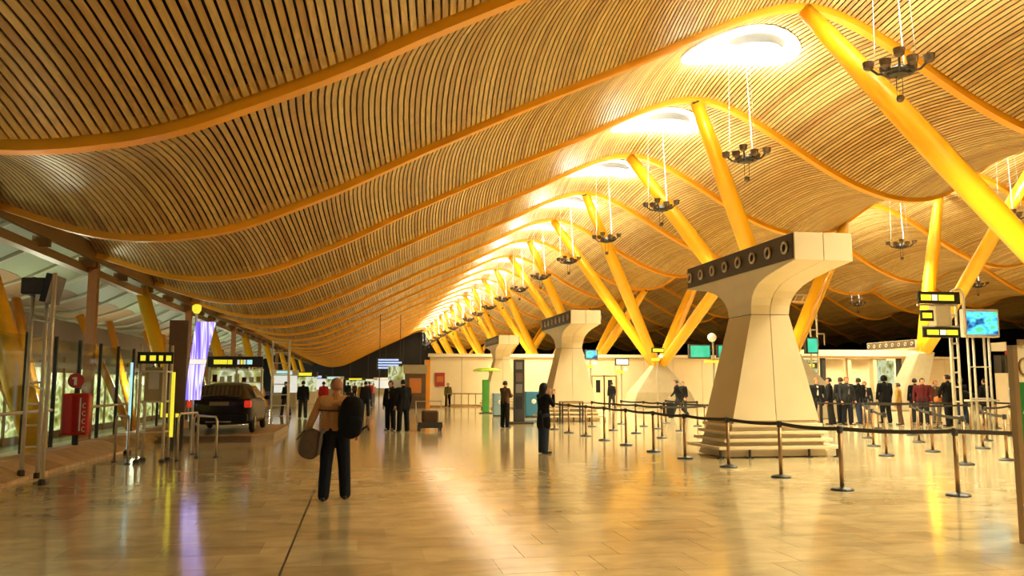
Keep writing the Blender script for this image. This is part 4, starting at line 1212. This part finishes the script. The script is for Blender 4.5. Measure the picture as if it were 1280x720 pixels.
def person(label, loc, rz, H=1.72, legs=((0.0, 0.05), (0.0, 0.05)), arms=None, lean=0.0, head=(0, 0), top='blackc', bottom='navy', shoe='black', hair='short', hairc='hair_black', coat=0.86, skin='skin', vox=0.014, collar=None, group=None, wide=1.0, stance=0.02):
    """legs: (thigh swing, knee bend) left, right; arms: (elbow, wrist) offsets from the shoulder, left then right; faces local +y"""
    root = empty('person', loc, rz)
    tag(root, label, 'person', group)
    k = H / 1.72
    root.scale = (k, k, k)
    near = vox < 0.012
    # legs
    L = []
    for sx, (a, kn) in zip((-1, 1), legs):
        hip = Vector((0.092 * sx, 0, 0.90))
        knee = hip + Vector(((0.012 + 0.42 * stance) * sx, 0.42 * math.sin(a), -0.42 * math.cos(a)))
        b = a - kn
        ank = knee + Vector((0.41 * stance * sx, 0.41 * math.sin(b), -0.41 * math.cos(b)))
        L.append([hip, knee, ank, b])
    dz = 0.085 - min(l[2].z for l in L)
    for l in L:
        for i in range(3): l[i] = l[i] + Vector((0, 0, dz))
    T = Matrix.Translation((0, 0, dz)) @ Matrix.Translation((0, 0, 0.95)) @ Matrix.Rotation(-lean, 4, 'X') @ Matrix.Translation((0, 0, -0.95))
    t = lambda x, y, z: T @ Vector((x * wide if z < 1.43 else x, y, z))
    shoulders = [t(-0.185, -0.01, 1.405), t(0.185, -0.01, 1.405)]
    if arms is None:
        arms = (((-0.05, 0.02, -0.29), (-0.05, 0.08, -0.54)), ((0.05, 0.02, -0.29), (0.05, 0.08, -0.54)))
    A = []
    for s_, (e, w) in zip(shoulders, arms):
        A.append((s_, s_ + Vector(e), s_ + Vector(w)))
    # body: one continuous skin surface
    b = MB()
    b.caps(t(0, 0, 0.95), t(0, 0, 1.10), 0.105, 0.10)
    b.caps(t(0, 0, 1.10), t(0, 0.0, 1.33), 0.10, 0.115)
    b.caps(t(-0.10, 0, 1.36), t(0.10, 0, 1.36), 0.085)
    b.caps(t(0, -0.01, 1.40), t(0, 0.015, 1.54), 0.058, 0.052)
    Hm = T @ Matrix.Translation((0, 0.02, 1.605)) @ Matrix.Rotation(head[0], 4, 'Z') @ Matrix.Rotation(head[1], 4, 'X')
    hp = lambda x, y, z: Hm @ Vector((x, y, z))
    R3 = Hm.to_3x3()
    b.ball(hp(0, -0.008, 0.022), (0.075, 0.094, 0.088), 14, 10, R3)
    b.ball(hp(0, 0.030, -0.045), (0.056, 0.060, 0.066), 12, 8, R3)
    b.caps(hp(0, 0.088, 0.012), hp(0, 0.104, -0.022), 0.011, 0.016, 8)
    b.ball(hp(0, 0.082, -0.082), (0.024, 0.016, 0.018), 8, 6, R3)
    b.caps(hp(-0.04, 0.080, 0.030), hp(0.04, 0.080, 0.030), 0.012, n=8)
    for sx in (-1, 1):
        b.ball(hp(0.078 * sx, -0.005, -0.008), (0.012, 0.020, 0.033), 8, 6, R3)
    for hip, knee, ank, bb in L:
        b.caps(hip, knee, 0.080, 0.050); b.caps(knee, ank, 0.050, 0.036)
        b.caps(ank, ank + Vector((0, 0.12, -0.04)), 0.034, 0.028)
    for sx, (s_, e, w) in zip((-1, 1), A):
        b.caps(s_, e, 0.046, 0.037); b.caps(e, w, 0.037, 0.026)
        d = (w - e).normalized()
        side = Vector((0, 1, 0)) if abs(d.z) > 0.6 else Vector((0, 0, 1))
        f = (side - d * side.dot(d)).normalized()        # across the palm, thumb side
        n_ = d.cross(f) * -sx                            # palm normal, inward
        pc = w + d * 0.055
        fr = 0.0095 if near else 0.012
        b.caps(w + d * 0.02 - f * 0.018, w + d * 0.082 - f * 0.022, 0.021, 0.019, 8)
        b.caps(w + d * 0.02 + f * 0.014, w + d * 0.085 + f * 0.020, 0.021, 0.019, 8)
        sp = 0.022 if near else 0.027
        for q, ln in zip((-1.5, -0.5, 0.5, 1.5), (0.060, 0.076, 0.082, 0.072)):
            k0 = w + d * 0.088 + f * (q * sp)
            k1 = k0 + d * (ln * 0.5) + n_ * (ln * 0.18) + f * q * 0.003
            k2 = k1 + d * (ln * 0.35) + n_ * (ln * 0.38)
            b.caps(k0, k1, fr, fr * 0.95, 7); b.caps(k1, k2, fr * 0.95, fr * 0.85, 7)
        k0 = w + d * 0.03 + f * 0.028
        k1 = k0 + d * 0.032 + f * 0.030 + n_ * 0.008
        b.caps(k0, k1, fr * 1.25, fr * 1.05, 7); b.caps(k1, k1 + d * 0.032 + f * 0.006 + n_ * 0.01, fr * 1.05, fr * 0.9, 7)
    remesh(b.build('body', M[skin], root, fixn=False), min(vox, 0.010) if near else vox, 2)
    for sx in (-1, 1):
        e_ = MB().ball(hp(0.030 * sx, 0.084, 0.012), 0.0115, 8, 6).build('eye', M['eye'], root, smooth=True)
        MB().ball(hp(0.030 * sx, 0.0935, 0.012), 0.0055, 6, 4).build('iris', M['black'], e_)
    MB().tube([hp(-0.022, 0.088, -0.055), hp(0, 0.094, -0.057), hp(0.022, 0.088, -0.055)], [0.003, 0.006, 0.003], 6).build('mouth', M['mouth'], root)
    # hair
    if hair != 'bald':
        hb = MB()
        N_, Mv = 20, 12
        vs, idx = [], {}
        for i in range(Mv + 1):
            ph = PI / 2 - i * (PI * (0.66 if hair == 'short' else 0.72)) / Mv
            for j in range(N_):
                th = 2 * PI * j / N_
                idx[(i, j)] = len(vs)
                vs.append((math.cos(ph) * math.cos(th), math.cos(ph) * math.sin(th), math.sin(ph)))
        keep = []
        for i in range(Mv):
            for j in range(N_):
                q = [vs[idx[(i, j)]], vs[idx[(i, (j + 1) % N_)]], vs[idx[(i + 1, (j + 1) % N_)]], vs[idx[(i + 1, j)]]]
                cx_, cy_, cz_ = [sum(p[d_] for p in q) / 4 for d_ in range(3)]
                if hair != 'hood' and cy_ > 0.30 and cz_ < 0.48 and abs(cx_) < 0.92: continue
                if hair == 'hood' and cy_ > 0.62 and cz_ < 0.5: continue
                keep.append((idx[(i, j)], idx[(i, (j + 1) % N_)], idx[(i + 1, (j + 1) % N_)], idx[(i + 1, j)]))
        ex = {'short': 1.055, 'crop': 1.035, 'long': 1.20, 'hood': 1.32}[hair]
        hb.add([hp(0.077 * ex * x, -0.010 + 0.098 * ex * y, 0.018 + 0.094 * ex * z) for x, y, z in vs], keep)
        h = hb.build('hair' if hair != 'hood' else 'hood', M[hairc], root, smooth=True)
        so = h.modifiers.new('solid', 'SOLIDIFY'); so.thickness = 0.014; so.offset = 0.5
        if hair == 'long':
            lh = MB()
            lh.caps(hp(0, -0.06, 0.0), t(0, -0.075, 1.40), 0.085, 0.07)
            lh.caps(hp(-0.06, -0.03, 0.0), t(-0.07, -0.05, 1.42), 0.05, 0.045)
            lh.caps(hp(0.06, -0.03, 0.0), t(0.07, -0.05, 1.42), 0.05, 0.045)
            remesh(lh.build('hair_length', M[hairc], h, fixn=False), vox, 3)
    # top garment
    g = MB()
    g.caps(t(0, 0.0, 1.12), t(0, 0.01, 1.34), 0.130, 0.140)
    g.caps(t(-0.07, 0, 1.10), t(-0.10, 0, 1.33), 0.105, 0.115)
    g.caps(t(0.07, 0, 1.10), t(0.10, 0, 1.33), 0.105, 0.115)
    g.caps(t(-0.155, -0.005, 1.40), t(0.155, -0.005, 1.40), 0.070)
    g.caps(t(0, -0.012, 1.40), t(0, -0.002, 1.47), 0.080, 0.068)
    hem = coat + dz
    spread = 0.10 if coat > 0.8 else 0.12
    for sx in (-1, 1):
        g.caps(t(0.06 * sx, 0, 1.12), (spread * sx * wide, 0.0, hem + 0.10), 0.115, 0.110)
        g.caps((spread * sx * wide, 0, hem + 0.10), (spread * sx * wide, 0.0, hem + 0.05), 0.112, 0.108)
    g.caps((0, 0, hem + 0.30), (0, 0, hem + 0.08), 0.125, 0.125)
    for s_, e, w in A:
        d = (w - e).normalized()
        g.caps(s_, e, 0.066, 0.055); g.caps(e, w - d * 0.015, 0.055, 0.042)
    remesh(g.build('jacket', M[top], root, fixn=False), vox, 4)
    if collar:
        c = MB()
        c.caps(t(0, 0.085, 1.12), t(0, 0.095, 1.40), 0.055, 0.050)
        remesh(c.build('shirt_front', M[collar], root, fixn=False), vox, 2)
    # trousers
    q = MB()
    q.caps((-0.04, 0, 0.97 + dz), (0.04, 0, 0.97 + dz), 0.118)
    for hip, knee, ank, bb in L:
        q.caps(hip + Vector((0, 0, 0.04)), knee, 0.114, 0.090); q.caps(knee, ank + Vector((0, 0, 0.0)), 0.090, 0.082)
    remesh(q.build('trousers', M[bottom], root, fixn=False), vox, 3)
    for hip, knee, ank, bb in L:
        pit = max(-0.6, min(0.1, bb)) if ank.z > 0.11 else 0.0
        heel = Vector((ank.x, ank.y - 0.05, ank.z - 0.042))
        toe = Vector((ank.x * 1.15, ank.y + 0.17, ank.z - 0.050 + 0.17 * math.tan(pit)))
        s_ = MB()
        s_.caps(heel, heel.lerp(toe, 0.6), 0.038, 0.036); s_.caps(heel.lerp(toe, 0.5), toe, 0.040, 0.030)
        s_.caps(Vector((ank.x, ank.y - 0.01, ank.z + 0.005)), heel.lerp(toe, 0.4), 0.042, 0.036)
        remesh(s_.build('shoe', M[shoe], root, fixn=False), vox * 0.8, 2)
    return root, t, A

def bag_mesh(p, sz, m, name, par, tilt=0.0, e=0.55):
    g = MB()
    g.ball((0, 0, 0), 1.0, 24, 16)
    sp = lambda v: math.copysign(abs(v) ** e, v)
    vs = []
    for x, y, z in g.v:
        r = math.hypot(x, y)
        c, s_ = (x / r, y / r) if r > 1e-6 else (0, 0)
        k_ = abs(r) ** e
        vs.append((sz[0] * k_ * sp(c), sz[1] * k_ * sp(s_), sz[2] * sp(z) * (1.0 if z < 0 else 0.97)))
    g.v = vs
    o = g.build(name, m, par, smooth=True)
    o.location = p
    o.rotation_euler = (0, tilt, 0)
    return o

# the walker in the foreground, seen from behind
w, t, A = person('bald person in a tan top walking away with a black backpack on the right shoulder', (-0.30, 12.1, 0), -0.06, 1.67, legs=((-0.06, 0.03), (0.15, 0.10)),
                 arms=(((-0.11, -0.05, -0.27), (-0.20, 0.03, -0.49)), ((0.07, -0.04, -0.28), (0.08, 0.12, -0.46))), top='tan', bottom='navy', hair='crop', hairc='hair_short', skin='skin_red', coat=0.93, vox=0.010, head=(-0.15, 0.05), wide=1.18, stance=0.05)
sh = MB(); sh.caps(t(-0.15, -0.012, 1.405), t(0.15, -0.012, 1.405), 0.074); sh.caps(t(-0.10, -0.035, 1.36), t(0.10, -0.035, 1.36), 0.088); sh.caps(t(-0.17, -0.01, 1.40), A[0][0] + Vector((-0.02, 0, -0.08)), 0.068, 0.066)
remesh(sh.build('shoulder_yoke', M['peach'], w, fixn=False), 0.012, 4)
MB().tube([t(-0.20, -0.10, 1.27), t(-0.06, -0.146, 1.26), t(0.08, -0.146, 1.26), t(0.2, -0.10, 1.27)], 0.014, 8).build('back_strap', M['brownc'], w)
bp = empty('backpack', (-0.30, 12.1, -0.05), -0.06)
tag(bp, 'black backpack hanging from the right shoulder of the bald walker', 'backpack')
bag_mesh((0.22, -0.19, 1.20), (0.17, 0.12, 0.30), M['blackc'], 'pack', bp, 0.10, 0.78)
bag_mesh((0.27, -0.28, 1.08), (0.11, 0.07, 0.15), M['blackc'], 'front_pocket', bp, 0.10, 0.8)
MB().tube([(0.17, -0.10, 1.42), (0.20, 0.03, 1.52), (0.22, 0.12, 1.38), (0.25, 0.04, 1.08), (0.25, -0.10, 1.00)], 0.022, 8).build('strap', M['blackc'], bp)
MB().tube([(0.15, -0.18, 1.46), (0.20, -0.17, 1.52), (0.25, -0.18, 1.46)], 0.012, 6).build('grab_loop', M['blackc'], bp)
MB().tube([(0.36, -0.2, 1.02), (0.44, -0.24, 1.08), (0.47, -0.22, 1.02)], 0.014, 6).build('side_strap', M['blackc'], bp)
sbg = empty('shoulder_bag', (-0.30, 12.1, -0.02), -0.06)
tag(sbg, 'grey brown bag with a pale edge carried at the left hip of the bald walker', 'bag')
bag_mesh((-0.33, -0.05, 0.80), (0.16, 0.11, 0.21), M['taupe'], 'bag_body', sbg, 0.30, 0.8)
MB().tube([(-0.46, -0.05, 0.95), (-0.36, 0.02, 1.02), (-0.26, -0.04, 0.98)], 0.014, 8).build('handle', M['taupe'], sbg)
MB().tube([(-0.16, -0.14, 1.02), (-0.19, -0.16, 0.85), (-0.21, -0.14, 0.66)], 0.020, 8).build('pale_edge', M['greyc'], sbg)
MB().tube([(-0.45, -0.05, 0.93), (-0.53, 0.0, 0.86)], 0.014, 8).build('strap_end', M['taupe'], sbg)

# woman holding something to her face
person('woman in a long black coat with dark hair raising her hands to her face', (4.26, 19.35, 0), -1.15, 1.60, legs=((0.05, 0.06), (-0.05, 0.03)),
       arms=(((-0.02, 0.16, -0.22), (0.10, 0.22, 0.04)), ((0.02, 0.16, -0.22), (-0.08, 0.24, 0.03))), top='blackc', bottom='jeans', hair='long', coat=0.62, vox=0.0105, head=(0.0, -0.1))
# pair by the trolley
person('person in a dark suit left of the pair beside the luggage trolley', (1.10, 29.6, 0), 2.6, 1.70, top='blackc', bottom='navy', hairc='hair_brown', collar='greyc', coat=0.80)
person('broad person in a black coat with back turned, right of the pair beside the trolley', (1.50, 28.85, 0), 0.4, 1.74, top='blackc', bottom='blackc', coat=0.70, wide=1.15, legs=((0.1, 0.1), (-0.08, 0.02)))
person('dark walking figure far left of centre beneath the roof trough', (-2.56, 41.0, 0), 0.1, 1.76, legs=((0.25, 0.1), (-0.2, 0.15)), top='blackc', bottom='charcoal')
person('person in a brown patterned jacket standing beside the dark totem', (5.35, 30.9, 0), -0.9, 1.70, top='brownc', bottom='blackc', arms=(((-0.02, 0.10, -0.26), (0.08, 0.27, -0.22)), ((0.02, 0.10, -0.26), (-0.06, 0.28, -0.22))))
person('person in dark clothes striding left behind the barriers, pulling a suitcase', (15.2, 38.8, 0), 1.35, 1.85, legs=((0.42, 0.12), (-0.38, 0.30)), top='blackc', bottom='charcoal', lean=0.12, arms=(((-0.05, -0.14, -0.25), (-0.06, -0.26, -0.46)), ((0.04, 0.10, -0.26), (0.02, 0.25, -0.42))))
sc_ = empty('suitcase', (14.55, 38.45, 0))
tag(sc_, 'dark tilted suitcase trailed by the striding person behind the barriers', 'suitcase')
MB().box(-0.24, 0.24, -0.15, 0.15, 0.10, 0.75).build('case', M['blackc'], sc_, bevel=0.05)
MB().tube([(-0.15, 0, 0.7), (-0.12, 0.0, 1.0), (0.12, 0, 1.0), (0.15, 0, 0.7)], 0.015, 6).build('handle', M['steel'], sc_)
for sx in (-0.18, 0.18):
    MB().cyl((sx, -0.13, 0.06), (sx, -0.07, 0.06), 0.06, n=10).build('wheel', M['black'], sc_)
# the waiting crowd on the right
Q = [((17.6, 30.4), 3.0, 1.74, 'blackc', 'charcoal', 'short', 'hair_ginger', 'whitec', 'person in a black jacket over a white shirt, leftmost of the waiting crowd'),
     ((18.45, 30.9), 1.0, 1.76, 'blackc', 'charcoal', 'short', 'hair_black', None, 'person all in black turned sideways, second from the left in the crowd'),
     ((18.95, 30.5), 3.3, 1.80, 'charcoal', 'navy', 'short', 'hair_ginger', 'greyc', 'ginger-haired person in an open dark jacket over a pale shirt'),
     ((20.05, 31.4), 0.3, 1.76, 'blackc', 'jeans', 'short', 'hair_black', None, 'person in a bulky black jacket facing the check-in openings'),
     ((20.7, 32.0), 3.1, 1.62, 'charcoal', 'greyc', 'short', 'hair_ginger', 'pinkc', 'shorter ginger-haired person peeping between two black jackets'),
     ((21.35, 31.6), 0.1, 1.84, 'blackc', 'blackc', 'hood', 'blackc', None, 'tall hooded figure in a black coat, back turned, in the crowd'),
     ((21.0, 30.2), 0.8, 1.55, 'ochre', 'brownc', 'short', 'hair_brown', None, 'short person in an ochre coat beside the leaning concrete stub'),
     ((22.0, 30.1), 2.4, 1.74, 'maroon', 'charcoal', 'short', 'hair_brown', None, 'person in a dark maroon jacket right of the ochre coat'),
     ((23.4, 31.2), 3.0, 1.66, 'brownc', 'greyc', 'short', 'hair_ginger', None, 'ruddy-faced person in brown, half hidden beside the large black bag'),
     ((22.05, 28.7), 0.4, 1.86, 'blackc', 'blackc', 'short', 'hair_black', None, 'tall black-clad person left of the truss stand with a black shoulder bag'),
     ((24.4, 29.6), 0.2, 1.72, 'blackc', 'navy', 'short', 'hair_black', None, 'dark figure seen through the truss stand of the television'),
     ((25.6, 29.4), 3.2, 1.70, 'whitec', 'jeans', 'short', 'hair_black', 'maroon', 'person in a white vest and blue jeans near the green poster stand'),
     ((26.45, 29.6), 2.9, 1.72, 'pinkc', 'greyc', 'short', 'hair_black', None, 'person in a pale pink top, rightmost of the waiting crowd'),
     ((19.5, 31.8), 0.2, 1.78, 'charcoal', 'blackc', 'short', 'hair_brown', None, 'person in charcoal, back turned, beside the bulky black jacket'),
     ((22.9, 31.8), 0.1, 1.74, 'blackc', 'charcoal', 'short', 'hair_black', None, 'person in black at the rear, between maroon jacket and brown top'),
     ((18.0, 32.2), 0.1, 1.74, 'navy', 'blackc', 'short', 'hair_black', None, 'person in navy at the rear of the crowd, behind the leftmost two'),
     ((24.1, 30.6), 0.3, 1.76, 'blackc', 'jeans', 'short', 'hair_brown', None, 'person in a black top and jeans beside the truss stand')]
ARMS = {'tall186': (((-0.04, 0.14, -0.24), (0.06, 0.20, -0.44)), ((0.04, 0.14, -0.24), (-0.06, 0.20, -0.44)))}
for (x, y), rz, H, tp, bt, hr, hc, col, lab in Q:
    person(lab, (x, y, 0), rz, H + 0.08, top=tp, bottom=bt, hair=hr, hairc=hc, collar=col, coat=0.84 if tp != 'blackc' else 0.74, vox=0.017, legs=((random.uniform(-0.1, 0.15), 0.08), (random.uniform(-0.15, 0.1), 0.06)), wide=1.38, arms=ARMS.get(lab[:4] + str(int(H * 100))), head=(random.uniform(-0.5, 0.5), 0))
hb_ = empty('black_bag', (22.55, 28.55, 0))
tag(hb_, 'large black shoulder bag at the right side of the tall black-clad person', 'bag')
bag_mesh((0.12, 0, 1.14), (0.40, 0.18, 0.20), M['blackc'], 'bag_body', hb_, 0.2)
MB().tube([(-0.15, 0, 1.3), (-0.25, 0.0, 1.52), (0.1, 0, 1.28)], 0.02, 6).build('strap', M['blackc'], hb_)
ob = empty('orange_bag', (21.97, 29.02, 0.10))
tag(ob, 'orange brown bag held low in front of the tall black-clad person', 'bag')
bag_mesh((0, -0.1, 0.92), (0.34, 0.12, 0.13), M['orangec'], 'bag_body', ob, 0.0)
MB().tube([(-0.2, -0.1, 1.0), (0, -0.05, 1.12), (0.2, -0.1, 1.0)], 0.015, 6).build('handle', M['brownc'], ob)
# far figures
F = [((-1.9, 48, 0), 'redc', 'charcoal', 0.0, 'far figure in a red top just left of the bald walker'), ((0.2, 56, 0), 'ochre', 'greyc', 3.0, 'far figure in an ochre jacket right of the bald walker'), ((0.75, 60, 0), 'redc', 'jeans', 0.2, 'far figure in a red top right of the bald walker'),
     ((1.2, 70, 0), 'pinkc', 'greyc', 2.8, 'far figure in a pale top beyond the backpack'), ((-0.9, 75, 0), 'blackc', 'charcoal', 0.0, 'far dark figure behind the head of the bald walker'), ((0.35, 42, 0), 'blackc', 'navy', 0.1, 'dark figure between the bald walker and the pair by the trolley'),
     ((-3.6, 44, 0), 'navy', 'charcoal', 1.0, 'dark figure at the right end of the car display'), ((6.0, 57.5, 0), 'olive', 'blackc', 3.1, 'small figure in green before the far cream wall'), ((-0.4, 90, 0), 'brownc', 'blackc', 0.0, 'farthest tiny figure in the middle of the concourse'), ((15.9, 52, 0), 'blackc', 'charcoal', 0.0, 'small dark figure behind the striding person'), ((18.3, 46.0, 0), 'blackc', 'charcoal', 3.0, 'small dark figure under the green screens'), ((1.9, 50, 0), 'maroon', 'blackc', 2.0, 'figure in maroon behind the pair by the trolley')]
for loc, tp, bt, rz, lab in F:
    person(lab, loc, rz, random.uniform(1.62, 1.78), top=tp, bottom=bt, vox=0.024, legs=((0.2, 0.1), (-0.18, 0.12)))

# ---------------------------------------------------------------- end
